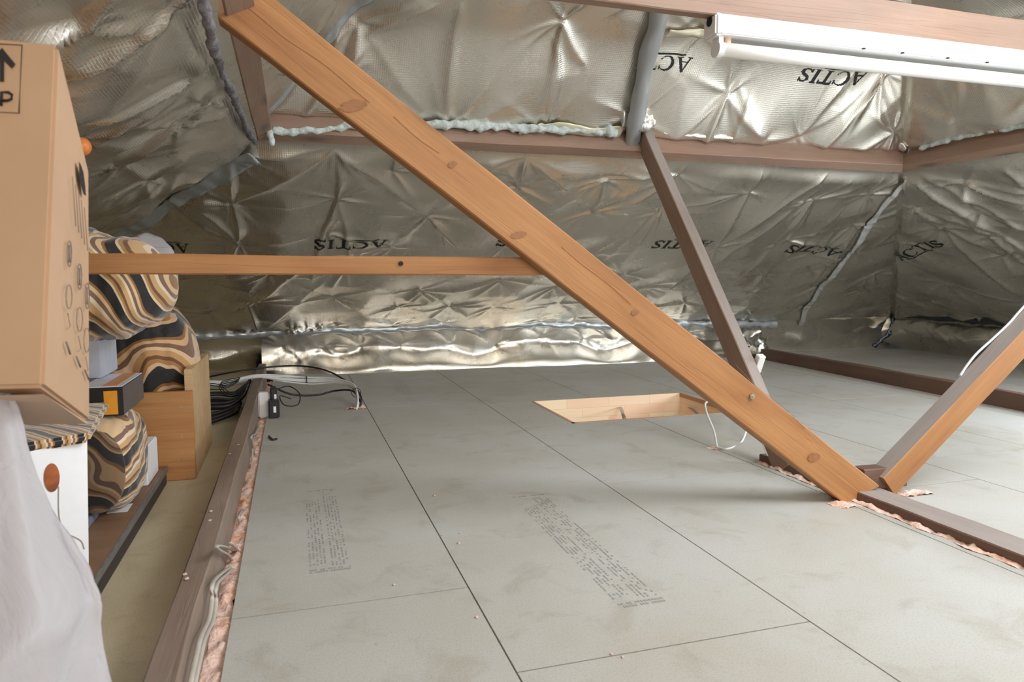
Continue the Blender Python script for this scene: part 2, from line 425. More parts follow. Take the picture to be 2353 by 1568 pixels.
uright = Slope('right', 2.32, [(3.08, 3.04, zz(.78)), (3.08, YBACK, zz(.78)), (1.485, YBACK, zz(1.5775)), (1.485, 1.445, zz(1.5775))], 19, DR)

main.setup([(530,352),(535,467),(548,559),(572,691),(584,762),(767,339),(774,453),(983,496),(765,682),(963,664),(1210,360),(1191,430),(1358,484),
    (1388,409),(1519,486),(1558,402),(1644,567),(1721,440),(1149,642),(1130,705),(1284,695),(1161,560),(1572,695),(1730,670),(1867,456),(1809,551),(1832,708),(1986,663),(1960,520),(900,390),(400,455),(430,640)],
    [((535,467),(388,448),.013,.016),((535,467),(770,345),.012,.02),((548,559),(395,465),.012,.022),((770,345),(980,492),.013,.026),((774,453),(715,640),.011,.014),
     ((774,453),(800,590),.010,.014),((572,700),(720,590),.012,.02),((590,762),(745,640),.012,.03),((590,762),(570,700),.012,.012),((535,352),(700,345),.010,.014),
     ((535,467),(545,555),.012,.012),((535,467),(530,360),.012,.012),
     ((1644,567),(1915,388),.013,.020),((1640,600),(1880,430),.010,.02),((1721,440),(1760,375),.010,.012),((1644,567),(1721,445),.010,.014),((1700,640),(1860,460),.008,.014),
     ((1380,600),(1512,480),.009,.025),((1210,362),(1310,430),.012,.02),((1210,362),(1190,425),.012,.014),((1388,409),(1358,480),.012,.012),((1290,395),(1480,400),.010,.02),
     ((1400,640),(1519,486),.008,.018),((1500,690),(1640,570),.008,.02),((1740,640),(1930,480),.008,.014),((1730,670),(1830,705),.010,.014),((1300,640),(1440,520),.008,.02),
     ((1870,640),(2060,430),.010,.012),((1800,560),(1870,458),.009,.012),((983,496),(1050,560),.010,.012),((983,496),(1020,560),.009,.010)])
left.setup([(443,168),(479,232),(389,25),(178,57),(403,282)], [((443,168),(180,275),.014,.014),((389,25),(140,155),.014,.014),((443,180),(200,330),.010,.018),((403,282),(230,400),.008,.014),
     ((360,420),(220,500),.008,.014),((480,60),(443,168),.014,.02),((300,20),(0,90),.010,.012)], 0.4)
right.setup([(2107,474),(2079,557),(2048,589),(2256,484),(2308,541),(2172,652),(2137,692),(2160,519)],
    [((2107,410),(2353,600),.012,.02),((2120,400),(2353,520),.012,.018),((2107,474),(2175,530),.012,.014),((2175,530),(2353,680),.010,.014),((2107,410),(2310,541),.012,.016),
     ((2120,400),(2353,460),.010,.018),((2310,380),(2353,420),.012,.02),((2085,430),(2085,560),.010,.016),((2172,652),(2353,690),.008,.012),((2079,557),(2048,589),.012,.014)])
umain.setup([(824,42),(1021,205),(771,108),(1022,204),(1293,45),(1247,210),(1672,175),(1837,243),(2032,163),(2056,243),(1806,323),(625,250),(1230,285),(1610,290)],
    [((1021,205),(1060,0),.014,.022),((1293,45),(1230,200),.010,.03),((1293,45),(1340,120),.012,.02),((1672,176),(1760,235),.013,.022),((1760,240),(1837,243),.012,.018),
     ((1806,323),(2030,168),.015,.022),((1806,323),(2056,243),.014,.024),((1672,176),(1590,290),.012,.02),((1837,243),(1960,160),.010,.02),((1806,323),(1700,170),.008,.02),
     ((824,42),(790,130),.013,.02),((1021,205),(950,195),.01,.012),((1247,210),(1060,285),.010,.02),((1247,210),(1240,280),.012,.014),((640,260),(720,190),.012,.014),
     ((2056,243),(2195,211),.010,.014),((1022,206),(1018,280),.010,.008),((1720,180),(1660,290),.008,.016),((1021,205),(1200,250),.006,.02),((850,60),(1000,0),.009,.02)], 0.4)
uleft.setup([], [], 0.4); uright.setup([(2195,211)], [], 0.4)
main.build('wall_back', 0.0095, M['foil'])
left.build('wall_left', 0.014, M['foil'])
right.build('wall_right', 0.0125, M['foil'])
c_ = umain.build('ceiling', 0.0095, M['foil'])
o = uleft.build('ceiling_left_slope', 0.02, M['foil']); o.name = 'ceiling.001'
o = uright.build('ceiling_right_slope', 0.016, M['foil']); o.name = 'ceiling.002'

# gable behind the viewer and closed eaves
g = mesh('wall_front', [(-2.0, YBACK, -.05), (5.0, YBACK, -.05), (5.0, YBACK, .3), (1.485, YBACK, 2.3), (-2.0, YBACK, .3), (-2.0, YBACK-.1, -.05), (5.0, YBACK-.1, -.05), (5.0, YBACK-.1, .3), (1.485, YBACK-.1, 2.3), (-2.0, YBACK-.1, .3)],
         [(0,1,2,3,4), (9,8,7,6,5), (0,5,6,1), (1,6,7,2), (2,7,8,3), (3,8,9,4), (4,9,5,0)])
tag(link('wall_front', g, M['plaster']), kind='structure')

# ------------------------------------------------------------------ skirts of loose foil below the eaves tape
def skirt(name, x0, x1, yb, ybase, seed, label, along='X', step=0.011, bulge=0.07, amp=1.0, mat='foil', lift=None, pins=None, curl=.07):
    rng = np.random.RandomState(seed)
    nu = int(abs(x1-x0)/step); nv = 34
    U, V = np.meshgrid(np.linspace(0, 1, nu+1), np.linspace(0, 1, nv+1))
    X = x0+(x1-x0)*U
    top = 0.30
    wob = 0.012*np.sin(X*4.1+seed)+0.008*np.sin(X*9.7+1)+0.005*np.sin(X*23)
    Yt = yb-0.01; Yb = ybase(X)+wob
    Y = Yt+curl*np.sin(math.pi*np.minimum(V*1.15, 1)*.75) - bulge*np.sin(math.pi*V)*(0.6+0.4*np.sin(X*3.3+seed)**2)
    V0 = .52+.10*np.sin(X*5.3+seed)+.06*np.sin(X*13+2*seed)
    Y = Y*(1-smooth((V-V0)/(1-V0)))+Yb*smooth((V-V0)/(1-V0))
    Z = top*(1-V)+.018*np.sin(V*math.pi)*np.sin(X*7+seed)
    if lift is not None: Z = Z+lift(X)*V
    # pinned relief
    H = np.zeros_like(X); D = np.full(X.shape, 9.)
    S = V*0.36
    P, FO = [], []
    x = min(x0, x1)+.12
    while x < max(x0, x1):
        py = rng.uniform(.13, .21); P.append((x, py))
        FO.append((x-rng.uniform(.16, .34), .02, x, py, rng.uniform(.008, .016), rng.uniform(.012, .024)))
        FO.append((x+rng.uniform(-.03, .03), .02, x, py, .007, .010)); FO.append((x, py, x+rng.uniform(.1, .28), .33, rng.uniform(.006, .014), rng.uniform(.010, .02)))
        if rng.rand() < .6: P.append((x+rng.uniform(.08, .16), rng.uniform(.24, .29)))
        if rng.rand() < .5: FO.append((x, py, x+rng.uniform(.15, .3), py+rng.uniform(-.03, .05), .010, .012))
        x += rng.uniform(.24, .36)
    for (px, py) in P:
        m = (np.abs(X-px) < .35)
        dx, dy = X[m]-px, S[m]-py; r = np.hypot(dx, dy)+1e-6; th = np.arctan2(dy, dx); D[m] = np.minimum(D[m], r)
        g = np.zeros_like(r)
        for _ in range(rng.randint(5, 9)):
            phi = rng.uniform(0, 6.28); R = rng.uniform(.04, .12); da = np.abs(np.angle(np.exp(1j*(th-phi))))*r
            g += rng.uniform(.5, 1)*np.exp(-da/(.07*r+.003))*np.exp(-(r/R)**1.3)*(r/(r+.012))
        H[m] += .011*g-.016*np.exp(-r/.012)
    H += .030*(1-np.exp(-(D/.14)**2))
    for (ax, ay, bx, by, am, w) in FO:
        d = np.array([bx-ax, by-ay]); L = np.hypot(*d); d /= L
        m = (X > min(ax, bx)-.1) & (X < max(ax, bx)+.1)
        u = ((X[m]-ax)*d[0]+(S[m]-ay)*d[1])/L; sn = np.sin(math.pi*np.clip(u, 0, 1)); v = -(X[m]-ax)*d[1]+(S[m]-ay)*d[0]+.03*sn
        H[m] += am*sn**.7*np.exp(-np.where(v > 0, v/(w*1.8), -v/(w*.8)))
    H = H*amp*smooth(V/.08)*(1-.75*smooth((V-.85)/.15))
    Y = Y-H*.8; Z = np.where(V > .985, -.004, np.maximum(Z-H*.25, .003))
    Q = np.stack([X, Y, Z], -1).reshape(-1, 3)
    if along == 'Y':   # swap: the skirt of the right-hand eaves runs along Y
        Q = Q[:, [1, 0, 2]]
    idx = np.arange(len(Q)).reshape(nv+1, nu+1)
    F = np.stack([idx[:-1, :-1], idx[1:, :-1], idx[1:, 1:], idx[:-1, 1:]], -1).reshape(-1, 4)
    me = mesh(name, Q, [tuple(int(i) for i in f) for f in F], True)
    uv = me.uv_layers.new(name='UVMap'); co = np.stack([X.ravel(), S.ravel()], -1)
    uv.data.foreach_set('uv', co[[l.vertex_index for l in me.loops]].ravel())
    return tag(link(name, me, M[mat]), label, 'foil insulation')

def base_main(X): return 4.76+0.09*smooth((0.4-X)/.7)-0.05*smooth((X-1.0)/.8)+.10*smooth((X-2.9)/.6)
skirt('foil_skirt', -0.20, 3.45, 4.85, base_main, 2, 'crumpled shiny foil skirt lying on the chipboard below the long tape seam', bulge=.03, lift=lambda X: 0.05*smooth((X-2.7)/.7))
skirt('foil_skirt', -1.9, -0.17, 4.85, lambda X: 5.10+0*X, 4, 'smooth dark foil skirt behind the cable bundle at far left', bulge=.01, amp=.4)
skirt('foil_skirt', 3.42, 5.05, 4.85, lambda X: 5.02+0*X, 6, 'loose foil ending behind the brown joist in the far corner', bulge=.02, amp=.5)
skirt('foil_skirt', 4.86, -3.1, 4.92, lambda X: 5.02+0*X, 7, 'puffed gold-tinged foil skirt below the black tape at right', along='Y', bulge=.17, amp=1.4, step=.014)

# ------------------------------------------------------------------ tapes and print on the foil
def ribbon(name, slope, pix, width, mat, label, cat='tape', off=.006, rag=.15, seed=0, pts=None, kind=None):
    ab = [np.array(slope.pix(*p)) for p in pix] if pts is None else [np.array(p) for p in pts]
    path = []
    for a, b in zip(ab[:-1], ab[1:]):
        n = max(2, int(np.hypot(*(b-a))/.012))
        path += [a+(b-a)*k/n for k in range(n)]
    path.append(ab[-1]); path = np.array(path)
    T = np.gradient(path, axis=0); T /= np.linalg.norm(T, axis=1)[:, None]; N = np.stack([-T[:, 1], T[:, 0]], -1)
    nw = 7; rng = np.random.RandomState(seed+11)
    s_ = np.arange(len(path))*.012
    w = width*(1+rag*np.sin(s_*9+seed)+rag*.6*np.sin(s_*23+2*seed)); sh = width*.2*np.sin(s_*5+seed)
    A = np.stack([path[:, 0]+N[:, 0]*(w*(k/(nw-1)-.5)+sh) for k in range(nw)], 1)
    B = np.stack([path[:, 1]+N[:, 1]*(w*(k/(nw-1)-.5)+sh) for k in range(nw)], 1)
    offs = off+.004*np.abs(np.sin(s_*31+seed))[:, None]*np.sin(np.linspace(0, 3.14, nw))[None]+.002*np.sin(A*70)*np.sin(B*50)
    P = slope.O+A[..., None]*slope.e1+B[..., None]*slope.e2
    Q = slope.pos(A.ravel(), B.ravel(), 0).reshape(P.shape)+offs[..., None]*slope.n
    V = Q.reshape(-1, 3); idx = np.arange(len(V)).reshape(len(path), nw)
    F = np.stack([idx[:-1, :-1], idx[1:, :-1], idx[1:, 1:], idx[:-1, 1:]], -1).reshape(-1, 4)
    me = mesh(name, V, [tuple(int(i) for i in f) for f in F], True)
    uv = me.uv_layers.new(name='UVMap'); co = np.stack([A.ravel(), B.ravel()], -1)
    uv.data.foreach_set('uv', co[[l.vertex_index for l in me.loops]].ravel())
    o = link(name, me, mat); md = o.modifiers.new('thick', 'SOLIDIFY'); md.thickness = .0012; md.offset = 0
    return tag(o, label, cat)

ribbon('silver_tape', main, [(272,540),(338,500),(440,424),(508,380),(580,340)], .068, M['tape'], 'grey blue tape along the hip line at upper left', off=.02, seed=1)
ribbon('silver_tape', main, [(1818,772),(1850,705),(1900,640),(1960,560),(2020,475),(2088,402)], .042, M['tape_pale'], 'pale shiny tape running down the slope right of centre', off=.012, seed=2)
ribbon('silver_tape', umain, [(588,160),(700,84),(812,0),(900,-60)], .05, M['tape'], 'blue grey tape slanting up behind the big orange strut', off=.012, seed=3)
ribbon('silver_tape', umain, [(2180,195),(2110,240),(2075,330)], .05, M['tape'], 'grey tape patch under the lamp near the purlin corner', off=.008, seed=4)
ribbon('silver_tape', umain, [(1190,203),(1300,205),(1425,222)], .05, M['yellow_tape'], 'cream translucent tape across the upper foil', off=.012, seed=5, rag=.05)
ribbon('silver_tape', umain, [(1530,62),(1600,72),(1650,78)], .05, M['yellow_tape'], 'cream translucent tape beside the left end of the lamp', off=.012, seed=6, rag=.05)
# the long seam at the eaves: a tube-like welt
def welt(name, pts, r, mat, label, seed=0, wob=.006):
    rng = np.random.RandomState(seed); P = smooth_path(pts, 40); V, F = [], []; S = 10
    for i, p in enumerate(P):
        t = (P[min(i+1, len(P)-1)]-P[max(i-1, 0)]).normalized(); s = t.cross(Vector((0, 0, 1))).normalized(); u = s.cross(t)
        for k in range(S):
            a = 2*math.pi*k/S
            q = p+(s*math.cos(a)*r*.6+u*math.sin(a)*r)
            q += Vector((0, 0, 1))*wob*noise.noise(p*6+Vector((seed, 0, 0)))
            nn = noise.noise(Vector((q.x*22, q.y*22, q.z*60)))
            V.append(q+(q-p)*nn*.7)
    for i in range(len(P)-1):
        for k in range(S): F.append((i*S+k, i*S+(k+1) % S, (i+1)*S+(k+1) % S, (i+1)*S+k))
    me = mesh(name, V, F, True); uv = me.uv_layers.new(name='UVMap')
    co = np.array([(v[0]+v[1], v[2]) for v in V]); uv.data.foreach_set('uv', co[[l.vertex_index for l in me.loops]].ravel())
    return tag(link(name, me, mat), label, 'tape')
welt('seam_tape', [(-1.9, 4.83, .26), (-.6, 4.82, .262), (0, 4.81, .275), (.8, 4.80, .29), (1.6, 4.81, .295), (2.2, 4.8, .275), (3.0, 4.8, .265), (3.7, 4.82, .255)], .027, M['tape'], 'long grey seam tape between the foil slope and the crumpled skirt', 3, .02)
welt('seam_tape', [(4.84, 4.82, .30), (4.83, 4.0, .30), (4.83, 2.8, .30), (4.83, .5, .30)], .022, M['tape_black'], 'dark horizontal tape seam low on the right foil slope', 4)
welt('seam_tape', [(4.86, 4.80, .29), (4.80, 4.79, .15), (4.70, 4.84, .03)], .016, M['tape_black'], 'short dark slanting tape at the far right floor corner', 5)
# foil wrapped rafter running up from the head of the middle strut
A0 = np.array(umain.pix(1432, 285)); A1 = np.array(umain.pix(1508, 20))
pth = [umain.pos(*(A0+(A1-A0)*k/6), .035)[0] for k in range(-0, 8)]
V, F = [], []
rngw = np.random.RandomState(9)
P = smooth_path([Vector(p) for p in pth], 14)
for i, p in enumerate(P):
    for k in range(12):
        a = 2*math.pi*k/12
        q = p+Vector((math.cos(a)*.035, 0, 0))+Vector(tuple(umain.n))*math.sin(a)*.03
        q += (q-p)*.45*noise.noise(Vector((q.x*30, q.y*5, q.z*12+k*.3)))
        V.append(q)
for i in range(len(P)-1):
    for k in range(12): F.append((i*12+k, i*12+(k+1) % 12, (i+1)*12+(k+1) % 12, (i+1)*12+k))
me = mesh('foil_wrapped_rafter', V, F, True); me.uv_layers.new(name='UVMap')
tag(link('foil_wrapped_rafter', me, M['tape']), 'grey foil-wrapped rafter rising from the top of the middle strut', 'rafter')

def letters():
    """serif capitals in a unit box: list of (width, inside(x, y))"""
    def seg(x, y, a, b, w):
        dx, dy = b[0]-a[0], b[1]-a[1]; L2 = dx*dx+dy*dy
        t = max(0, min(1, ((x-a[0])*dx+(y-a[1])*dy)/L2)); return (x-a[0]-t*dx)**2+(y-a[1]-t*dy)**2 < (w/2)**2
    def A(x, y): return seg(x, y, (.12, .03), (.48, .97), .07) or seg(x, y, (.50, .93), (.86, .05), .17) or (abs(y-.34) < .035 and .2 < x < .75) or (y < .05 and (0 < x < .3 or .62 < x < 1.05))
    def Cc(x, y):
        o = ((x-.5)/.5)**2+((y-.5)/.52)**2 < 1; i = ((x-.56)/.38)**2+((y-.5)/.45)**2 < 1
        return (o and not i and not (x > .72 and .27 < y < .73)) or (.86 < x < .92 and .68 < y < .98)
    def T(x, y): return (y > .92 and 0 < x < .9) or (.36 < x < .54 and 0 < y < 1) or (y < .05 and .24 < x < .66) or (y > .74 and (x < .05 or .85 < x < .9) and x > 0)
    def I(x, y): return (.1 < x < .28) or ((y < .05 or y > .95) and 0 < x < .38)
    S_ = [(.60, .80), (.48, .94), (.26, .95), (.12, .80), (.18, .62), (.40, .50), (.58, .36), (.60, .18), (.44, .05), (.20, .06), (.06, .22)]
    def S(x, y): return any(seg(x, y, S_[i], S_[i+1], .17 if 3 <= i <= 6 else .09) for i in range(len(S_)-1)) or (.60 < x < .66 and .72 < y < 1) or (0 < x < .06 and 0 < y < .28)
    return [(1.05, A), (.95, Cc), (.90, T), (.40, I), (.68, S)]
LET = letters()
def word_on(slope, start, direction, width, height, show=5, name='printed_lettering', underline=True, first=0, cell=.0026, bend=0.0):
    """ACTIS, start = baseline start (plane coords), direction = reading direction angle in the plane; letters stand 90 deg ccw of it"""
    tot = sum(w for w, _ in LET)+.12*4; sx = width/tot; d = np.array([math.cos(direction), math.sin(direction)]); u = np.array([-d[1], d[0]])
    # the print is read from inside the room, whose slope axes are left-handed seen from there: flip with the normal
    quads = []; x0 = 0.0
    for i, (w, fn) in enumerate(LET):
        if first <= i < show:
            nx = int(w*sx/cell)+1; ny = int(height*1.06/cell)+1
            for a in range(nx):
                for b in range(ny):
                    lx = (a+.5)*cell/sx; ly = (b+.5)*cell/height
                    if lx < w and ly < 1.02 and fn(lx, ly): quads.append((x0*sx+a*cell, b*cell))
        x0 += w+.12
    if underline:
        a = width*.12
        while a < width*.72: quads.append((a, -height*.16)); quads.append((a, -height*.16-cell)); a += cell
    q = np.array(quads); cor = np.array([(0, 0), (1, 0), (1, 1), (0, 1)])*cell
    pts = (q[:, None]+cor[None]).reshape(-1, 2)
    if bend: pts[:, 1] += bend*np.sin(pts[:, 0]/width*math.pi)
    AB = np.array(start)+pts[:, :1]*d+pts[:, 1:]*u
    Q = slope.pos(AB[:, 0], AB[:, 1], .0022)
    me = mesh(name, Q, [(4*i, 4*i+1, 4*i+2, 4*i+3) for i in range(len(quads))])
    return link(name, me, M['print'], slope.obj)
def word_px(slope, pa, pb, height, **kw):
    a = np.array(slope.pix(*pa)); b = np.array(slope.pix(*pb)); d = b-a
    return word_on(slope, a, math.atan2(d[1], d[0]), float(np.hypot(*d)), height, **kw)
# seen upside down: the words start at the right, baseline on the upper side
word_px(main, (890, 547), (722, 545), .085)
word_px(main, (1315, 549), (1147, 545), .085)
word_px(main, (1640, 549), (1508, 545), .085)
word_px(main, (1935, 568), (1822, 560), .085)
word_px(main, (432, 551), (300, 548), .085)
word_px(right, (2068, 600), (2176, 553), .10, bend=.02) if False else word_px(right, (2176, 553), (2070, 600), .08, bend=.01) if False else word_px(right, (2072, 598), (2176, 556), .07, bend=.01)
word_px(main, (1862, 800), (1940, 738), .05, underline=False)
word_px(umain, (1998, 160), (1845, 140), .055)
word_px(umain, (1592, 122), (1440, 108), .05, show=3)

# ------------------------------------------------------------------ floor
def board_me(rects, name, th=.022, gap=.0016):
    bm = bmesh.new()
    for (x0, x1, y0, y1) in rects:
        vs = [bm.verts.new(p) for p in ((x0+gap, y0+gap, 0), (x1-gap, y0+gap, 0), (x1-gap, y1-gap, 0), (x0+gap, y1-gap, 0))]
        lo = [bm.verts.new((v.co.x, v.co.y, -th)) for v in vs]
        bm.faces.new(vs)
        for i in range(4): bm.faces.new((vs[i], lo[i], lo[(i+1) % 4], vs[(i+1) % 4]))
    return finish(bm, name)
HX0, HX1, HY0, HY1 = 1.16, 2.02, 2.86, 3.42
R = []
def strip(x0, x1, ys):
    for a, b in zip(ys[:-1], ys[1:]): R.append((x0, x1, a, b))
strip(-.13, .335, [-3.2, -.95, 1.40, 3.9, 5.3])
strip(.335, .915, [-3.2, -1.2, 1.065, 3.5, 5.3])
strip(.915, HX0, [HY0, HY1]); strip(.915, 1.495, [-3.2, -.4, 1.985, HY0]); strip(.915, 1.495, [HY1, 5.3])
strip(1.495, 1.535, [-3.2, 2.06]); strip(1.64, 2.07, [-3.2, -.6, 1.68, 2.06])
strip(1.495, 2.07, [2.06, HY0]); strip(1.495, 2.07, [HY1, 4.4, 5.3]); strip(HX1, 2.07, [HY0, HY1])
strip(2.07, 2.64, [-3.2, -.5, 1.93, 5.3]); strip(2.64, 3.17, [-3.2, .6, 3.0, 5.3]); strip(3.17, 3.30, [-3.2, 2.2]); strip(3.17, 3.26, [2.2, 5.3])
strip(3.26, 5.3, [-3.2, 2.2, 5.3])
fl = link('floor', board_me(R, 'floor'), M['board']); fl['kind'] = 'structure'
fo = link('floor.001', board_me([(-2.1, -.245, -3.2, 2.44), (-2.1, -.245, 2.44, 5.3)], 'floor_left'), M['board_old']); fo['kind'] = 'structure'
sub = link('floor.002', mesh('underfloor', [(-2.1, -3.2, -.045), (1.155, -3.2, -.045), (1.155, 5.3, -.045), (-2.1, 5.3, -.045), (2.03, -3.2, -.045), (5.3, -3.2, -.045), (5.3, 5.3, -.045), (2.03, 5.3, -.045),
      (1.155, 2.85, -.045), (2.03, 2.85, -.045), (1.155, 3.43, -.045), (2.03, 3.43, -.045)], [(0, 1, 2, 3), (4, 5, 6, 7), (1, 4, 9, 8), (10, 11, 7, 2)]), M['dark_gap']); sub['kind'] = 'structure'

def stamp(x0, x1, y0, y1, seed, name='stamped_print'):
    """illegible rows of small print stamped on a board: rows run along the board"""
    rng = np.random.RandomState(seed); V, F = [], []
    def q(a, b, c, d):
        i = len(V); V.extend([(a, c, .0006), (b, c, .0006), (b, d, .0006), (a, d, .0006)]); F.append((i, i+1, i+2, i+3))
    rows = 11; rw = (x1-x0)/rows
    for r in range(rows):
        if r == 5: continue
        x = x0+r*rw; y = y0+rng.uniform(0, .02)
        if r > 5: y = y0
        while y < y1-(0.10 if (r < 5 and rng.rand() < .6) else 0):
            L = rng.uniform(.004, .010)
            if rng.rand() < .62: q(x, x+rw*.42, y, y+L)
            y += L+rng.uniform(.002, .006)+(0.02 if rng.rand() < .05 else 0)
    for k in range(16):
        x = x0+(x1-x0)*k/16
        for yy in (y0-.03, y0-.018, y1+.012):
            if rng.rand() < .8: q(x, x+(x1-x0)/24, yy, yy+.007)
    return link(name, mesh(name, V, F), M['stamp'], fl)
p0, p1 = onZ(700, 1290), onZ(775, 1148)
stamp(.02, .11, 1.60, 2.17, 1)
p = onZ(1240, 1195); p2 = onZ(1395, 1362)
stamp(.60, .70, 1.25, 1.93, 2)
stamp(.30+.25, .30+.33, 3.85, 4.25, 3)

# ------------------------------------------------------------------ timbers
def beam(name, p0, p1, w, h, mat, label=None, cat='beam', up=(0, 0, 1), bev=.003, warp=.0015, parent=None, seed=0, segs=None, top=None, slide=None):
    """w = across, h = along 'up'; p0-p1 is the centre line; local x runs along the timber"""
    p0, p1 = Vector(p0), Vector(p1); L = (p1-p0).length; x = (p1-p0).normalized(); u = Vector(up)
    z = (u-x*u.dot(x)).normalized(); y = z.cross(x)
    n = segs or max(2, int(L/.12)); prof = []
    b = bev
    prof = [(-w/2+b, -h/2), (w/2-b, -h/2), (w/2, -h/2+b), (w/2, h/2-b), (w/2-b, h/2), (-w/2+b, h/2), (-w/2, h/2-b), (-w/2, -h/2+b)]
    V, F = [], []
    for i in range(n+1):
        t = i/n*L
        for (a, c) in prof:
            nz = noise.noise(Vector((t*3+seed*7, a*20, c*20))); nz2 = noise.noise(Vector((t*5+seed*3+50, a*20, c*20)))
            tt = t
            if slide and i == n: tt = t+(slide[1] if c > 0 else slide[0])
            V.append((tt, a+warp*nz*2, c+warp*nz2*2))
    for i in range(n):
        for k in range(8): F.append((i*8+k, (i+1)*8+k, (i+1)*8+(k+1) % 8, i*8+(k+1) % 8))
    F.append(tuple(range(8))); F.append(tuple(n*8+k for k in range(8))[::-1])
    me = mesh(name, V, F); bm = bmesh.new(); bm.from_mesh(me); bmesh.ops.recalc_face_normals(bm, faces=bm.faces); bm.to_mesh(me); bm.free()
    o = link(name, me, mat)
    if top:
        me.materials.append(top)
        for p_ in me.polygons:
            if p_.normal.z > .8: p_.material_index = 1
    o.matrix_world = Matrix(((x.x, y.x, z.x, p0.x), (x.y, y.y, z.y, p0.y), (x.z, y.z, z.z, p0.z), (0, 0, 0, 1)))
    if label: tag(o, label, cat)
    return o
# purlin ring: inner bottom edge 2.99 / outer bottom edge 3.046, leaning with the slope
s5 = 5**.5
def purlin_centre(inner_y, inner_z): # offset from the inner bottom edge to the section centre, in (outward, up)
    w, h = .063, .15
    return (w/2*2/s5+h/2/s5, -w/2/s5+h/2*2/s5)
do, dz = purlin_centre(0, 0); zi = HC+.552
yi = 2.985; xl = -.055; xr = 3.03
beam('purlin', (xl-do+.005, yi+do, zi+dz), (xr+do+.01, yi+do, zi+dz), .063, .15, M['brown_pine'], 'long horizontal brown purlin across the back slope', 'purlin', up=(0, 1, 2), seed=1)
beam('purlin', (xl-do, yi+do+.02, zi+dz), (xl-do, -3.1, zi+dz), .063, .15, M['brown_pine'], 'brown purlin at upper left behind the top of the orange strut', 'purlin', up=(-1, 0, 2), seed=2)
beam('purlin', (xr+do, yi+do+.02, zi+dz), (xr+do, -3.1, zi+dz), .063, .15, M['brown_pine'], 'brown purlin meeting the long purlin at right and coming forward', 'purlin', up=(1, 0, 2), seed=3)
# big left strut
th = math.atan2(-.72, 1); hw = .105
d = Vector((math.cos(th), 0, math.sin(th))); nrm = Vector((-math.sin(th), 0, math.cos(th)))
a = Vector((-.11, 1.645, 1.163)); b = Vector((1.475, 1.645, .012))
d = (b-a).normalized(); nrm = Vector((-d.z, 0, d.x))
st = beam('diagonal_strut', a+nrm*hw/2-d*.03, b+nrm*hw/2+d*.035, .05, hw, M['orange_pine'], 'big orange pine strut slanting from upper left to the floor', 'strut', up=nrm, seed=4, warp=.001, slide=(0, .065))
def bolt_on(par_obj, px, py, Y, r=.008):
    P = onY(px, py, Y)
    bm = bmesh.new(); bmesh.ops.create_cone(bm, cap_ends=True, segments=6, radius1=r, radius2=r, depth=.006, matrix=Matrix.Translation(P) @ Matrix.Rotation(math.pi/2, 4, 'X'))
    bmesh.ops.create_cone(bm, cap_ends=True, segments=12, radius1=r*.5, radius2=r*.45, depth=.014, matrix=Matrix.Translation(P) @ Matrix.Rotation(math.pi/2, 4, 'X'))
    o = link('bolt', finish(bm, 'bolt'), M['metal']); o.parent = par_obj; o.matrix_parent_inverse = par_obj.matrix_world.inverted()
bpy.context.view_layer.update()
bolt_on(st, 1728, 911, 1.617)
for pts in ([(556, 6), (600, 42), (655, 88), (715, 128), (760, 160), (812, 205), (850, 236)], [(905, 268), (960, 318), (1010, 352)], [(1290, 568), (1340, 610), (1400, 655), (1450, 700)], [(1690, 838), (1740, 890), (1800, 936), (1850, 985)]):
    o = link('grain_crack', tube_me('grain_crack', [onY(px, py, 1.6195) for px, py in pts], .0005, 5, n=4), M['knot']); o.parent = st; o.matrix_parent_inverse = st.matrix_world.inverted()
for px, py, rx_, ry_ in ((1192, 540, 18, 8), (812, 243, 30, 14), (1040, 378, 10, 8), (1460, 718, 9, 7), (1870, 1052, 14, 10)):
    V = [onY(px+rx_*math.cos(k*math.pi/12)*(1+.2*math.sin(k*2.3)), py+ry_*math.sin(k*math.pi/12)-rx_*.15*math.cos(k*math.pi/12), 1.6188) for k in range(24)]
    o = link('knot', mesh('knot', V, [tuple(range(24))]), M['knot']); o.parent = st; o.matrix_parent_inverse = st.matrix_world.inverted()
# right strut
a = Vector((1.70, 1.65, .02)); b = Vector((3.03, 1.65, 1.11)); d = (b-a).normalized(); nrm = Vector((-d.z, 0, d.x))
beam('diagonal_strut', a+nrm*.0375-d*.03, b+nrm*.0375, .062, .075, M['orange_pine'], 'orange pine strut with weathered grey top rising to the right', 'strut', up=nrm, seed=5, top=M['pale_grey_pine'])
beam('heel_block', (1.575, 1.660, .052), (1.735, 1.660, .050), .05, .062, M['dark_pine'], 'small dark timber heel between the feet of the two struts', 'block', seed=6)
# middle strut, leaning away to the long purlin
a = onX(1476, 294, 1.535); b = onX(1723, 862, 1.535); d = (b-a).normalized()
foot = a+d*((.03-a.z)/d.z); perp = Vector((1, 0, 0)).cross(d).normalized()
if perp.z > 0: perp = -perp          # towards the under side
hh = .085
beam('diagonal_strut', a+perp*hh/2+Vector((.024, 0, 0))-d*.0, foot+perp*hh/2+Vector((.024, 0, 0)), .048, hh, M['brown_pine'], 'slim weathered brown strut from the long purlin down to the floor', 'strut', up=-perp, seed=7, top=M['pale_grey_pine'])  # paler top face paints in the skylight falling on it
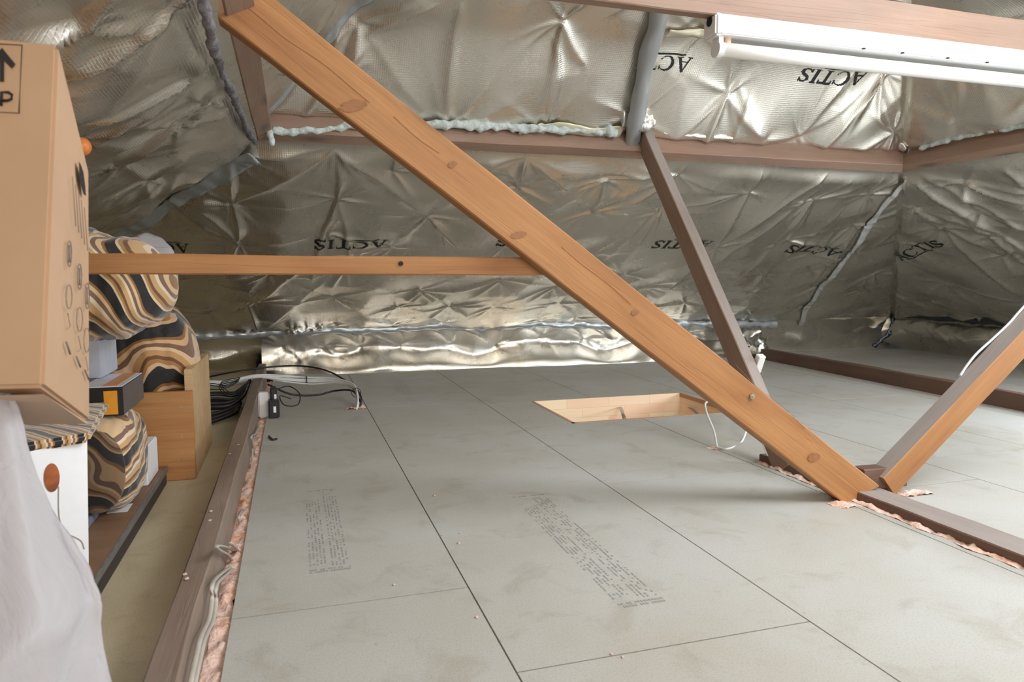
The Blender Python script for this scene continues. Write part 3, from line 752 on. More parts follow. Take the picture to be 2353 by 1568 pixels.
# brace, collar
br = beam('horizontal_brace', (-1.05, 1.70, .677), (.635, 1.70, .672), .05, .043, M['orange_pine'], 'thin horizontal pine brace fixed to the big strut at left', 'brace', seed=8)
bpy.context.view_layer.update()
P = onY(921, 606, 1.673)
bm = bmesh.new(); bmesh.ops.create_cone(bm, cap_ends=True, segments=16, radius1=.0055, radius2=.0055, depth=.004, matrix=Matrix.Translation(P) @ Matrix.Rotation(math.pi/2, 4, 'X'))
o = link('bolt_hole', finish(bm, 'bolt_hole'), M['dark_gap']); o.parent = br; o.matrix_parent_inverse = br.matrix_world.inverted(); o['label'] = 'dark round bolt hole'
beam('collar_beam', (-.08, 1.64, 1.348), (3.06, 1.64, 1.342), .04, .092, M['brown_pine'], 'pinkish brown collar beam at the top carrying the tube lamp', 'beam', seed=9)
# ties lying in the floor
beam('tie_beam', (-.187, -3.1, .025), (-.187, 4.62, .025), .045, .155, M['grey_pine'], 'long dark weathered tie beam between floor and stored things at left', 'beam', seed=10, warp=.003)
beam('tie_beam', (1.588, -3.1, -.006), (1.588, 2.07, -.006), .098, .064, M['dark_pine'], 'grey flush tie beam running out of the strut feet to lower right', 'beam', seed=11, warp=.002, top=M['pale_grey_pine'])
beam('tie_beam', (3.44, 4.80, .03), (3.29, 2.0, .03), .06, .10, M['dark_pine'], 'dark brown tie beam low on the floor at far right', 'beam', seed=12, warp=.002)

# ------------------------------------------------------------------ pink foam strip and crumbs
def foam_strip(name, x0, x1, y0, y1, z, label, seed, rag=.004, hgt=.012, step=.006):
    nx = max(3, int((x1-x0)/step)); ny = int((y1-y0)/step/1.6); V, F = [], []
    for j in range(ny+1):
        y = y0+(y1-y0)*j/ny
        e0 = rag*noise.noise(Vector((y*14, seed, 0)))*2; e1 = rag*(noise.noise(Vector((y*17, seed+9, 0)))*2+noise.noise(Vector((y*60, seed+9, 0))))
        for i in range(nx+1):
            t = i/nx; x = x0+e0+(x1+e1-x0-e0)*t
            hz = hgt*(noise.noise(Vector((x*50, y*30, seed)))+.6*noise.noise(Vector((x*110, y*90, seed)))+.5)*math.sin(math.pi*min(1, max(0, t*.9+.05)))**.5
            V.append((x, y, z+hz))
    for j in range(ny):
        for i in range(nx): F.append((j*(nx+1)+i, j*(nx+1)+i+1, (j+1)*(nx+1)+i+1, (j+1)*(nx+1)+i))
    me = mesh(name, V, F, True)
    o = tag(link(name, me, M['pink']), label, 'foam insulation'); return o
foam_strip('pink_foam_strip', -.167, -.128, -3.1, 4.6, -.014, 'pink foam insulation filling the gap beside the long left tie beam', 1)
foam_strip('pink_foam_strip', 1.520, 1.545, .2, 2.07, -.001, 'crumbly pink foam along the edge of the flush tie beam at right', 5, rag=.006, hgt=.012)
foam_strip('pink_foam_strip', 1.44, 1.52, 1.575, 1.635, -.002, 'pink foam blob under the foot of the big strut', 8, rag=.01, hgt=.008)
foam_strip('pink_foam_strip', 1.69, 1.80, 1.60, 1.64, -.001, 'pink foam blob at the foot of the right strut', 12, rag=.01, hgt=.012)
def crumb_me(seed, s):
    bm = bmesh.new(); bmesh.ops.create_icosphere(bm, subdivisions=2, radius=s)
    for v in bm.verts:
        v.co = v.co*(1+.5*noise.noise(v.co*(2/s)+Vector((seed, 0, 0)))); v.co.z *= .5
    return finish(bm, 'foam_crumb', True)
cm = [crumb_me(i, .003) for i in range(3)]
for m_ in cm: m_.materials.append(M['pink'])
for i, (px, py) in enumerate([(1843/2.76+330, 1139), (1016, 1230), (1054, 1248), (997, 1138), (1056, 1225), (905, 1344), (1095, 1418), (1405, 1503), (1430, 1510), (678, 1043), (656, 1012+60)]):
    o = bpy.data.objects.new('foam_crumb', cm[i % 3]); COL.objects.link(o); o.location = onZ(px, py, .002); s = random.Random(i).uniform(.6, 1.2); o.scale = (s, s*1.2, s)
    tag(o, 'tiny pale foam crumb lying on the grey chipboard', 'crumb', 'foam crumbs on the chipboard')
for i, (px, py) in enumerate([(528, 1043), (548, 1022), (484, 1175), (482, 1196), (425, 1320), (429, 1330)]):
    o = bpy.data.objects.new('foam_crumb', cm[i % 3]); COL.objects.link(o); q = onZ(px, py, .104); o.location = (max(-.205, min(-.175, q.x)), q.y, .104); o.scale = (1.3, 2.0, .5)
    tag(o, 'pale foam crumb lying on top of the left tie beam', 'crumb', 'foam crumbs on the left tie beam')

# ------------------------------------------------------------------ wool over the purlins, crumpled foil at the strut head
def lump(name, pts, r, mat, label, cat, seed, ns=10, rough=.9, flat=1.0, dens=20, sc=34):
    P = smooth_path(pts, dens); V, F = [], []
    for i, p in enumerate(P):
        t = (P[min(i+1, len(P)-1)]-P[max(i-1, 0)]).normalized(); s = t.cross(Vector((0, 0, 1)))
        if s.length < .01: s = Vector((1, 0, 0))
        s.normalize(); u = s.cross(t); e = min(1, min(i, len(P)-1-i)/3+.15)
        rr = r*e*(1+.5*noise.noise(p*9+Vector((seed, 0, 0))))
        for k in range(ns):
            a = 2*math.pi*k/ns; dv = s*math.cos(a)+u*math.sin(a)*flat
            V.append(p+dv*rr*(1+rough*noise.noise((p+dv*r)*sc+Vector((0, seed, 0)))))
    for i in range(len(P)-1):
        for k in range(ns): F.append((i*ns+k, i*ns+(k+1) % ns, (i+1)*ns+(k+1) % ns, (i+1)*ns+k))
    F.append(tuple(range(ns))[::-1]); F.append(tuple((len(P)-1)*ns+k for k in range(ns)))
    me = mesh(name, V, F, True); me.uv_layers.new(name='UVMap')
    return tag(link(name, me, mat), label, cat)
def alongp(px, py, Y=2.985): return onY(px, py, Y)
lump('mineral_wool', [alongp(626, 296), alongp(640, 303), alongp(760, 297), alongp(850, 283), alongp(930, 284), alongp(1100, 289), alongp(1280, 298), alongp(1420, 304)], .016, M['wool'], 'mint white wool poking out above the long purlin', 'insulation', 2, dens=60)
lump('mineral_wool', [alongp(1520, 303), alongp(1570, 310), alongp(1640, 314), alongp(1720, 318)], .010, M['foil_plain'], 'thin white edge of foil lying on the long purlin right of the strut', 'insulation', 3, dens=30)
lump('mineral_wool', [onX(2110, 342, 3.04), onX(2190, 318, 3.04), onX(2270, 303, 3.04), onX(2353, 288, 3.04), onX(2450, 262, 3.04)], .012, M['wool'], 'mint wool edge above the right purlin', 'insulation', 4, dens=30)
lump('mineral_wool', [onY(618, 300, 2.98), onY(608, 280, 2.98), onY(622, 312, 2.96), onY(628, 335, 2.95)], .014, M['wool'], 'tuft of white wool in the corner of the left and long purlins', 'insulation', 5)
lump('mineral_wool', [onX(462, -40, -.135), onX(480, 60, -.135), onX(505, 150, -.135), onX(538, 225, -.13), onX(565, 290, -.125), onX(588, 332, -.12)], .009, M['foam'], 'lilac grey wool hanging along the left purlin', 'insulation', 6, dens=30)
lump('crumpled_foil', [onY(1425, 272, 2.98), onY(1462, 275, 2.95), onY(1500, 282, 2.96)], .038, M['foil_plain'], 'crumpled shiny foil stuffed at the head of the middle strut', 'foil', 7, rough=1.3, ns=16, sc=48, dens=14)
lump('crumpled_foil', [onY(2070, 345, 3.0), onY(2088, 330, 3.0), onY(2100, 338, 2.99)], .016, M['foil_plain'], 'crumpled foil in the corner where the purlins meet at right', 'foil', 8, rough=1.3, ns=14, sc=60)
lump('crumpled_foil', [Vector((3.30, 4.60, .22)), Vector((3.38, 4.62, .14)), Vector((3.44, 4.66, .05))], .05, M['foil_plain'], 'crumpled foil bunch at the right end of the foil skirt', 'foil', 9, rough=1.0, ns=18, sc=26)
lump('crumpled_foil', [onY(655, 765, 4.7), onY(700, 758, 4.72), onY(745, 752, 4.74)], .018, M['foil_plain'], 'small crumpled foil patch above the left part of the skirt', 'foil', 10, rough=1.3, ns=14, sc=40)

# ------------------------------------------------------------------ tube lamp
LA = empty('tube_lamp', (1.03, 1.64, 1.30), 'white fluorescent batten lamp with bare tube under the collar beam', 'lamp')
X0, X1 = 1.03, 2.27
child('housing', box_me('housing', (X0+.012, 1.612, 1.252), (X1, 1.668, 1.301), .003), M['white_paint'], LA)
child('end_cap', box_me('end_cap', (X0, 1.610, 1.248), (X0+.02, 1.670, 1.302), .005), M['white_plastic'], LA)
child('end_cap', box_me('end_cap', (X1-.01, 1.610, 1.248), (X1+.01, 1.670, 1.302), .005), M['white_plastic'], LA)
for x in (X0+.018, X1-.03):
    bm = bmesh.new(); bmesh.ops.create_cone(bm, cap_ends=True, segments=20, radius1=.021, radius2=.021, depth=.014, matrix=Matrix.Translation((x+.007, 1.64, 1.222)) @ Matrix.Rotation(math.pi/2, 4, 'Y'))
    bmesh.ops.create_cube(bm, size=1, matrix=Matrix.Translation((x+.007, 1.64, 1.24)) @ Matrix.Diagonal((.013, .030, .036, 1)))
    child('lamp_holder', finish(bm, 'lamp_holder'), M['white_plastic'], LA)
t = NT('frosted_tube'); t.set(Roughness=0.25); t.color(t.ramp(t.noise(t.coords('Object'), 3), [(0, (.86, .87, .87)), (1, (.92, .93, .93))]))
child('tube', tube_me('tube', [(X0+.03, 1.64, 1.222), (X1-.03, 1.64, 1.222)], .0185, 24, n=4), t.m, LA)
bm = bmesh.new(); bmesh.ops.create_cone(bm, cap_ends=True, segments=12, radius1=.010, radius2=.010, depth=.018, matrix=Matrix.Translation((X0+.052, 1.64, 1.245)))
child('starter', finish(bm, 'starter'), plain('peach_plastic', (226, 190, 170), .5), LA)
bm = bmesh.new(); bmesh.ops.create_cone(bm, cap_ends=True, segments=16, radius1=.012, radius2=.012, depth=.004, matrix=Matrix.Translation((X0, 1.64, 1.288)) @ Matrix.Rotation(math.pi/2, 4, 'Y'))
child('cable_knockout', finish(bm, 'cable_knockout'), M['dark_gap'], LA)['label'] = 'dark round cable opening'
for px, py in ((1985, 117), (2074, 128), (2178, 141), (2268, 151)):
    P = onY(px, py, 1.611); child('vent_slot', box_me('vent_slot', (P.x-.004, 1.609, 1.2525), (P.x+.004, 1.613, 1.2555)), M['dark_gap'], LA)

# ------------------------------------------------------------------ loft hatch
H = empty('loft_hatch', (HX0, HY0, 0), 'pale pine loft hatch let into the chipboard floor', 'hatch')
def blocks_mat():
    t = NT('jointed_pine'); t.set(Roughness=.45)
    b = t.n('ShaderNodeTexBrick'); b.inputs['Scale'].default_value = 1.0; b.inputs['Brick Width'].default_value = .24; b.inputs['Row Height'].default_value = .05; b.inputs['Mortar Size'].default_value = 0.0006
    b.inputs['Color1'].default_value = (*lin((252, 236, 206)), 1); b.inputs['Color2'].default_value = (*lin((250, 212, 182)), 1); b.inputs['Mortar'].default_value = (*lin((206, 164, 128)), 1)
    b.offset = .37; t.l(t.coords('Object', (1, 1, 1), (math.pi/2, 0, 0)), b.inputs['Vector'])
    n = t.noise(t.coords('Object', (1, 10, 20)), 6, 5)
    t.color(t.mix(.5, b.outputs['Color'], t.ramp(n, [(.3, lin((228, 184, 146))), (.7, lin((246, 224, 190)))]), 'MULTIPLY') if False else t.mix(.2, b.outputs['Color'], t.ramp(n, [(.3, lin((240, 204, 172))), (.7, lin((252, 238, 214)))])))
    return t.m
M['jointed'] = blocks_mat(); M['chip_edge'] = plain('chipboard_edge', (196, 152, 120), .9, var=.2, scale=160)
dp = -.26
child('frame_board', box_me('frame_board', (HX0, HY1-.002, dp), (HX1, HY1+.02, -.0006), .001), M['jointed'], H)
child('frame_board', box_me('frame_board', (HX0-.016, HY0, dp), (HX0+.004, HY1, -.0006), .001), M['jointed'], H)
child('frame_board', box_me('frame_board', (HX1-.004, HY0, dp), (HX1+.016, HY1, -.0006), .001), M['jointed'], H)
child('frame_board', box_me('frame_board', (HX0, HY0-.018, dp), (HX1, HY0+.004, -.006), .001), M['jointed'], H)
child('lid', box_me('lid', (HX0+.004, HY0+.004, dp-.02), (HX1-.004, HY1-.002, dp), .001), M['jointed'], H)
bm = bmesh.new()
for lo, hi in (((HX0-.004, HY0-.004, -.02), (HX1+.004, HY0+.012, .001)), ((HX0-.004, HY0-.004, -.02), (HX0+.010, HY1+.004, .001)), ((HX1-.007, HY0, -.02), (HX1+.004, HY1, .001))):
    bmesh.ops.create_cube(bm, size=1, matrix=Matrix.Translation([(a+b)/2 for a, b in zip(lo, hi)]) @ Matrix.Diagonal([b-a for a, b in zip(lo, hi)]+[1]))
child('sawn_rim', finish(bm, 'sawn_rim'), M['chip_edge'], H)['label'] = 'rough sawn chipboard edge'
P = onY(1427, 938, HY1-.01)
beam_ = child('hinge_arm', tube_me('hinge_arm', [onY(1426, 936, HY1-.012), onY(1437, 968, 3.10)], .010, 6, flat=.25, n=2), M['metal'], H)
child('hinge_arm', tube_me('hinge_arm', [onY(1578, 932, HY1-.012), onY(1612, 958, 3.05)], .012, 6, flat=.25, n=2), M['metal'], H)
child('hinge_bracket', box_me('hinge_bracket', (onY(1572, 935, HY1).x, HY1-.012, -.10), (onY(1640, 935, HY1).x, HY1-.003, -.05), .002), M['metal'], H)

# ------------------------------------------------------------------ cables and plugs
def cable(name, pts, r, mat, label, cat='cable', flat=1.0, group=None):
    return tag(link(name, tube_me(name, pts, r, 8, flat), M[mat]), label, cat, group)
cable('cord_loop', [onZ(1648, 1030, .0), onY(1640, 990, 2.33), onY(1624, 950, 2.38), onY(1622, 926, 2.45), onY(1645, 920, 2.6), onY(1665, 925, 2.8), onY(1690, 945, 2.85)], .004, 'white_cable', 'white flex standing in a loop beside the loft hatch')
cable('cord_loop', [onZ(1648, 1030, .0), onZ(1670, 1032, .004), onY(1700, 1020, 2.33), onY(1714, 992, 2.38), onY(1714, 965, 2.45), onY(1700, 945, 2.7), onY(1680, 930, 2.8)], .004, 'white_cable', 'white flex curling from the floor up behind the big strut')
foam_strip('pink_foam_strip', 1.47, 1.53, 2.26, 2.30, -.001, 'small foam plug where the white flex enters the floor', 21, rag=.006, hgt=.006)
# cable along the left tie beam
cab = [(430, 1640), (438, 1568), (452, 1502), (462, 1462), (480, 1422), (487, 1380), (489, 1340), (512, 1316), (534, 1300), (543, 1282), (538, 1268), (520, 1258), (499, 1255), (503, 1264), (524, 1276), (534, 1290)]
cable('flat_cable', [onX(px, py, -.152) for px, py in cab], .0042, 'grey_cable', 'grey flat cable looping along the left tie beam', flat=.6)
cable('flat_cable', [onX(px+9, py+4, -.148) for px, py in cab[:8]]+[onX(545, 1296, -.145), onX(548, 1270, -.143), onX(530, 1248, -.142)], .0042, 'grey_cable', 'second grey flat cable close beside the first on the left tie beam', flat=.6)
cable('flat_cable', [onX(px, py, -.152) for px, py in [(556, 1215), (548, 1190), (560, 1165), (572, 1120), (576, 1080), (580, 1048), (582, 1010), (592, 985)]], .003, 'grey_cable', 'thin grey cable lying on the pink foam strip further back', flat=.7)
cable('flat_cable', [onX(px, py, -.150) for px, py in [(585, 1046), (580, 1020), (578, 1003), (590, 995), (596, 975)]], .004, 'grey_cable', 'short cable hook clipped to the far part of the left tie beam', flat=.7)
# white bundle from the left into a hole in the floor
B = empty('cable_bundle', (.28, 3.5, 0), 'bundle of white cables crossing the left tie beam into a floor hole', 'cables')
rr = random.Random(5)
for k in range(9):
    jx, jz = rr.uniform(-.014, .014), rr.uniform(-.012, .012)
    base = [(-.62, 4.05, .085), (-.45, 3.96, .085), (-.34, 3.95, .09), (-.19, 3.95, .115), (-.06, 3.93, .10), (.08, 3.90, .085), (.20, 3.82, .09), (.285, 3.66, .085), (.292, 3.52, .045), (.285+jx*.5, 3.49+jz*.5, -.01)]
    child('cable', tube_me('cable', [Vector(p)+Vector((0, jx, jz))*(1.0+.8*math.sin(i*1.3+k)) for i, p in enumerate(base)], .0042, 6), M['white_cable'], B)
for px in ((-.43, 3.96, .088), (.06, 3.905, .088), (.29, 3.57, .066)):
    bm = bmesh.new(); bmesh.ops.create_cone(bm, cap_ends=False, segments=16, radius1=.024, radius2=.024, depth=.006, matrix=Matrix.Translation(px) @ Matrix.Rotation(math.pi/2, 4, 'Y' if px[0] < .2 else 'X'))
    o = child('cable_tie', finish(bm, 'cable_tie', True), M['black_plastic'], B); md = o.modifiers.new('t', 'SOLIDIFY'); md.thickness = .003
foam_strip('pink_foam_strip', .235, .33, 3.47, 3.52, -.002, 'ring of pink foam round the floor hole of the white cables', 23, rag=.01, hgt=.016)
cable('black_flex', [(-.6, 4.3, .05), (-.3, 4.25, .11), (-.05, 4.32, .12), (.10, 4.25, .115), (.2, 4.0, .11), (.28, 3.72, .08), (.31, 3.55, .05), (.30, 3.5, -.01)], .005, 'black_cable', 'black flex arching over to the floor hole, the higher of two')
cable('black_flex', [(-.13, 3.75, .10), (-.02, 3.72, .05), (.1, 3.74, .035), (.2, 3.76, .05), (.28, 3.66, .06), (.31, 3.53, .02)], .005, 'black_cable', 'black flex sagging low between the plugs and the floor hole')
cable('black_flex', [(-.09, 3.62, .09), (-.03, 3.66, .10), (0.02, 3.60, .07), (.01, 3.52, .03), (-.05, 3.5, .035), (-.07, 3.56, .07), (-.02, 3.58, .05)], .0028, 'black_cable', 'thin black lead curled in a small loop right of the plugs')
rb = random.Random(3)
desc = ['lowest', 'second lowest', 'middle', 'second highest', 'highest']
for k in range(8):
    y = 3.30+k*.09+rb.uniform(-.02, .02)
    cable('heaped_cable', [(-.75, y+rb.uniform(-.1, .1), .02), (-.55, y+rb.uniform(-.06, .06), .02+rb.uniform(0, .02)), (-.40, y+.03, .025+rb.uniform(0, .02)), (-.30, y+.04, .03), (-.245, y+.10, .06), (-.225, y+.12, .10)] if k > 2 else
          [(-.75, y-.02, .012), (-.5, y-.06, .014), (-.36, y, .014), (-.26, y+.12, .03), (-.3, y+.3, .02), (-.5, y+.35, .014), (-.7, y+.3, .014)], rb.choice([.006, .008, .010]), 'black_cable',
          'black cable in the heap between the crate and the left tie beam', 'cable', group='black cables heaped beside the crate')
for k in range(3):
    y = 3.72+.06*k
    cable('thin_lead', [(-.50, y, .05), (-.42, y+.1*math.sin(k), .09), (-.33, y-.05, .10), (-.27, y+.05, .12), (-.36, y+.06, .10), (-.3, y-.1, .07), (-.22, y, .11)], .0022, 'black_cable', 'thin tangled black lead over the white bundle', group='thin tangled leads over the white bundle')
def plug(name, lo, hi, mat, label, cat, marks=()):
    e = empty(name, ((lo[0]+hi[0])/2, (lo[1]+hi[1])/2, lo[2]), label, cat)
    child('casing', box_me('casing', lo, hi, .006, 3), M[mat], e)
    for (a, b) in marks: child('rating_label', box_me('rating_label', a, b), M['white_card'], e)['label'] = 'small white rating label'
    return e
plug('socket_box', (-.163, 3.42, -.006), (-.112, 3.47, .112), 'white_plastic', 'white plastic socket box mounted on the left tie beam', 'socket')
plug('plug_adapter', (-.110, 3.40, .055), (-.080, 3.46, .135), 'black_plastic', 'upper black plug adapter beside the white socket box', 'adapter', [((-.092, 3.398, .075), (-.082, 3.401, .105))])
plug('plug_adapter', (-.118, 3.36, .0), (-.070, 3.42, .085), 'black_plastic', 'lower black plug adapter standing on the chipboard edge', 'adapter', [((-.096, 3.358, .028), (-.084, 3.361, .056))])
cable('bent_clip', [onZ(618, 1003, .004), onZ(626, 1010, .006), onZ(636, 1009, .004)], .004, 'black_cable', 'small bent black clip lying on the chipboard', 'clip')
# white bracket on the middle strut, cables on the struts
P = onX(1750, 837, 1.60)
bx = box_me('white_box', (-.012, -.012, -.034), (.016, .012, .034), .002)
o = link('junction_box', bx, M['white_plastic']); o.location = (P.x, P.y+.02, P.z); o.rotation_euler = (.42, 0.0, 0); tag(o, 'small white plastic box clipped to the back of the slim strut', 'box')
cable('thin_cable', [onX(1740, 990, 1.53), onX(1750, 1015, 1.53), onX(1764, 1048, 1.53)], .0025, 'white_cable', 'thin white cable running down the foot of the slim strut')
cable('flat_cable', [onY(px, py, 1.680) for px, py in [(2206, 864), (2222, 840), (2245, 812), (2280, 780), (2318, 744), (2350, 708), (2440, 612)]], .005, 'white_cable', 'white cable clipped along the top of the right strut', flat=.6)

# ------------------------------------------------------------------ stored things at left
Z1 = .055
S = empty('shelf_board', (-.40, 2.4, 0), 'brown laminate board with dark edge lying on the floor at left', 'board')
def hx(name, x0, x1, y0, y1, z0, z1, mat, par, bev=.001, sk=0): return child(name, hexa_me(name, [(x0, y0, z0), (x1, y0, z0), (x1, y1, z0), (x0, y1, z0), (x0, y0, z1), (x1, y0, z1), (x1, y1, z1), (x0, y1, z1)], bev), mat, par)
hx('board_top', -.72, -.394, .9, 2.41, .045, Z1, M['shelf'], S)
hx('board_edge', -.394, -.388, .9, 2.41, .038, Z1, plain('grey_edging', (120, 118, 116), .5, var=.2), S)['label'] = 'scuffed grey edging'
hx('board_core', -.72, -.392, .9, 2.40, .001, .045, plain('dark_board_core', (62, 54, 52), .6), S)
sl = box_me('sticker', (-.462, 1.965, Z1+.0002), (-.415, 2.03, Z1+.0012)); child('sticker', sl, M['white_card'], S)['label'] = 'small white paper sticker'
o = link('grey_panel', box_me('grey_panel', (-.72, 1.56, Z1+.001), (-.475, 2.12, Z1+.02), .002), plain('blue_grey_laminate', (128, 134, 152), .4)); tag(o, 'narrow blue grey panel lying on the brown board under the rolled bag', 'panel')
# crate
K = empty('wooden_crate', (-.50, 2.7, 0), 'open pine crate holding the upright plush cushion', 'crate')
hx('front_panel', -.70, -.312, 2.43, 2.452, .001, .285, M['crate_pine'], K)
hx('side_panel', -.336, -.312, 2.4525, 2.93, .001, .352, M['end_pine'], K)
hx('back_panel', -.70, -.322, 2.93, 2.952, .001, .33, M['crate_pine'], K)
hx('side_panel', -.722, -.70, 2.43, 2.95, .001, .352, M['crate_pine'], K)
hx('bottom_panel', -.70, -.336, 2.452, 2.93, .001, .018, M['crate_pine'], K)
for z in (.07, .14, .235):
    bm = bmesh.new(); bmesh.ops.create_cone(bm, cap_ends=True, segments=10, radius1=.003, radius2=.003, depth=.002, matrix=Matrix.Translation((-.348, 2.429, z)) @ Matrix.Rotation(math.pi/2, 4, 'X'))
    child('screw', finish(bm, 'screw'), M['metal'], K)
def pillow(name, c, r, mat, label, cat, seed, rot=(0, 0, 0), folds=(0, 0), power=2.4, lumps=.05):
    n, m = 96, 64; V, F = [], []; Rm = Matrix.Rotation(rot[2], 3, 'Z') @ Matrix.Rotation(rot[1], 3, 'Y') @ Matrix.Rotation(rot[0], 3, 'X')
    def sp(x, e): return math.copysign(abs(x)**e, x)
    for j in range(m+1):
        ph = -math.pi/2+math.pi*j/m
        for i in range(n):
            t = 2*math.pi*i/n; e = 2/power
            p = Vector((sp(math.sin(ph), e), sp(math.cos(ph), e)*sp(math.cos(t), e), sp(math.cos(ph), e)*sp(math.sin(t), e)))
            k = 1+folds[0]*math.cos(folds[1]*p.x*3.1+2*math.sin(t+seed))**3*math.cos(ph)+lumps*noise.noise(p*2+Vector((seed, 0, 0)))+lumps*.7*noise.noise(p*5+Vector((seed, 3, 0)))
            k += .025*abs(math.sin(9*t+6*p.x+seed))**.5*math.cos(ph)
            V.append(Rm @ Vector((p.x*r[0], p.y*r[1]*k, p.z*r[2]*k)))
    for j in range(m):
        for i in range(n): F.append((j*n+i, j*n+(i+1) % n, (j+1)*n+(i+1) % n, (j+1)*n+i))
    me = mesh(name, V, F, True); o = link(name, me, mat); o.location = c
    return tag(o, label, cat)
pillow('plush_cushion', (-.47, 2.68, .31), (.155, .19, .235), M['fabric2'], 'brown black and gold plush cushion standing in the pine crate', 'cushion', 1, power=2.6, folds=(.03, 3))
pillow('rolled_blanket', (-.52, 2.12, .625), (.225, .18, .140), M['fabric'], 'rolled plush blanket with cream and black swirls below and above the brace', 'blanket', 2, rot=(0, .03, -.12), folds=(.06, 4), power=2.2)
pillow('rolled_bag', (-.463, 2.03, .183), (.150, .078, .120), M['fabric3'], 'dark plush roll with striped side under the black and orange box', 'blanket', 3, rot=(0, 0, math.pi/2), folds=(.02, 5), power=3.0)
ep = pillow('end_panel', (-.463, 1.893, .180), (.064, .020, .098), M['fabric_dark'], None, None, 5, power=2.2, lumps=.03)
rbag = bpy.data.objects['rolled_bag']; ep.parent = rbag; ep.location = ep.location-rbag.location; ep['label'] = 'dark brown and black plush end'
# film at the end of the rolled blanket
def sheet(name, rows, mat, label, cat, sub=6, thick=.0015, nz=.004, seed=0):
    """rows: grid of 3D points"""
    nr, nc = len(rows), len(rows[0]); V, F = [], []
    R2 = [smooth_path(r, sub) for r in rows]; nc2 = len(R2[0]); cols = [smooth_path([R2[i][j] for i in range(nr)], sub) for j in range(nc2)]
    for c in cols:
        for p in c: V.append(p+Vector((noise.noise(p*25+Vector((seed, 0, 0))), noise.noise(p*25+Vector((0, seed, 7))), noise.noise(p*25+Vector((3, 0, seed)))))*nz)
    m = len(cols[0])
    for i in range(nc2-1):
        for j in range(m-1): F.append((i*m+j, (i+1)*m+j, (i+1)*m+j+1, i*m+j+1))
    o = link(name, mesh(name, V, F, True), mat); md = o.modifiers.new('t', 'SOLIDIFY'); md.thickness = thick
    return tag(o, label, cat)
sheet('plastic_film', [[onY(303, 548, 2.30), onY(345, 575, 2.28), onY(385, 600, 2.26), onY(388, 650, 2.25)], [onY(335, 533, 2.36), onY(375, 552, 2.34), onY(402, 585, 2.31), onY(412, 665, 2.29)]], M['film'], 'milky plastic film hanging over the end of the rolled blanket', 'plastic film')
# black and orange carton with grey lid, pale box on it, small white box
K2 = empty('camera_box', (-.48, 2.07, .30), 'small box with pale grey top, orange stripe and black front', 'box')
zb, zt = .305, .378
hx('box_body', -.58, -.408, 1.95, 2.20, zb, zt, plain('black_card', (34, 32, 34), .45), K2, .002)
hx('side_panel', -.4085, -.4068, 1.952, 2.198, zb+.002, zt-.002, plain('dusky_card', (96, 86, 84), .5), K2, .0003)
hx('top_panel', -.579, -.409, 1.951, 2.199, zt-.001, zt+.0012, plain('pale_grey_card', (226, 226, 236), .45), K2, .0003)
hx('stripe', -.455, -.421, 1.951, 2.199, zt+.0012, zt+.0020, plain('peach_print', (222, 160, 110), .5), K2, .0002)['label'] = 'peach orange stripe across the top'
hx('text_block', -.565, -.500, 2.02, 2.18, zt+.0012, zt+.0020, plain('grey_print', (112, 110, 118), .5), K2, .0002)
hx('front_label', -.450, -.420, 1.9485, 1.951, zb+.004, zt-.010, plain('amber_print', (234, 158, 38), .5), K2, .0002)['label'] = 'amber orange label'
o = link('pale_box', box_me('pale_box', (-.66, 2.10, .381), (-.486, 2.28, .483), .003), plain('pale_blue_card', (186, 190, 204), .7)); tag(o, 'plain pale grey box squeezed under the rolled blanket', 'box')
o = link('small_white_box', box_me('small_white_box', (-.56, 2.19, Z1+.001), (-.405, 2.35, .165), .003), M['white_card']); tag(o, 'small white carton on the brown board beside the crate', 'box')
# white lamp box
bR = onZ(210, 1345, Z1+.0); bR = Vector((-.392, 1.515, Z1+.001)); topz = .340
lt = onZ(65, 1040, topz); dirv = Vector((lt.x-bR.x, lt.y-bR.y, 0)).normalized()
W_ = .34; bk = Vector((dirv.y, -dirv.x, 0));
if bk.y < 0: bk = -bk
a0 = bR.copy(); a1 = a0+dirv*W_; a2 = a1+bk*.24; a3 = a0+bk*.24
up = Vector((-.004, .0, topz-Z1))
LB = empty('lamp_carton', bR, 'white carton printed with an orange lamp and its cord', 'box')
a0z = [a1, a0, a3, a2]
child('box_body', hexa_me('box_body', [Vector((p.x, p.y, Z1+.001)) for p in a0z]+[Vector((p.x-dirv.x*.014, p.y-dirv.y*.014, topz)) for p in a0z], .002), M['white_card'], LB)
nf = -bk
def facept(px, py, off=.002):
    d = ray(px, py); t = ((a0-CAMP).dot(nf))/d.dot(nf); return CAMP+d*t+nf*off
def disc(name, centre_px, rx, ry, mat, par, fn=facept, n=40, off=.0015, rot=0, dome=0):
    c = fn(*centre_px, off); V = [c+nf*dome]
    for k in range(n):
        a = 2*math.pi*k/n; x, y = rx*math.cos(a), ry*math.sin(a)
        V.append(fn(centre_px[0]+x*math.cos(rot)-y*math.sin(rot), centre_px[1]+x*math.sin(rot)+y*math.cos(rot), off))
    return child(name, mesh(name, V, [(0, 1+k, 1+(k+1) % n) for k in range(n)]), mat, par)
t = NT('printed_lamp'); t.set(Roughness=.4); gn = t.noise(t.coords('Object', (1, 1, 3)), 9, 3)
t.color(t.ramp(gn, [(.3, lin((64, 28, 12))), (.5, lin((136, 64, 22))), (.7, lin((180, 96, 38)))]))
disc('lamp_picture', (118, 1098), 18, 33, t.m, LB)['label'] = 'printed orange brown egg-shaped lamp'
child('cord_picture', tube_me('cord_picture', [facept(x, y, .0012) for x, y in [(134, 1118), (134, 1170), (138, 1200), (152, 1225), (170, 1234), (186, 1244), (193, 1262)]], .0009, 6, n=6), M['grey_cable'], LB)['label'] = 'printed grey cord'
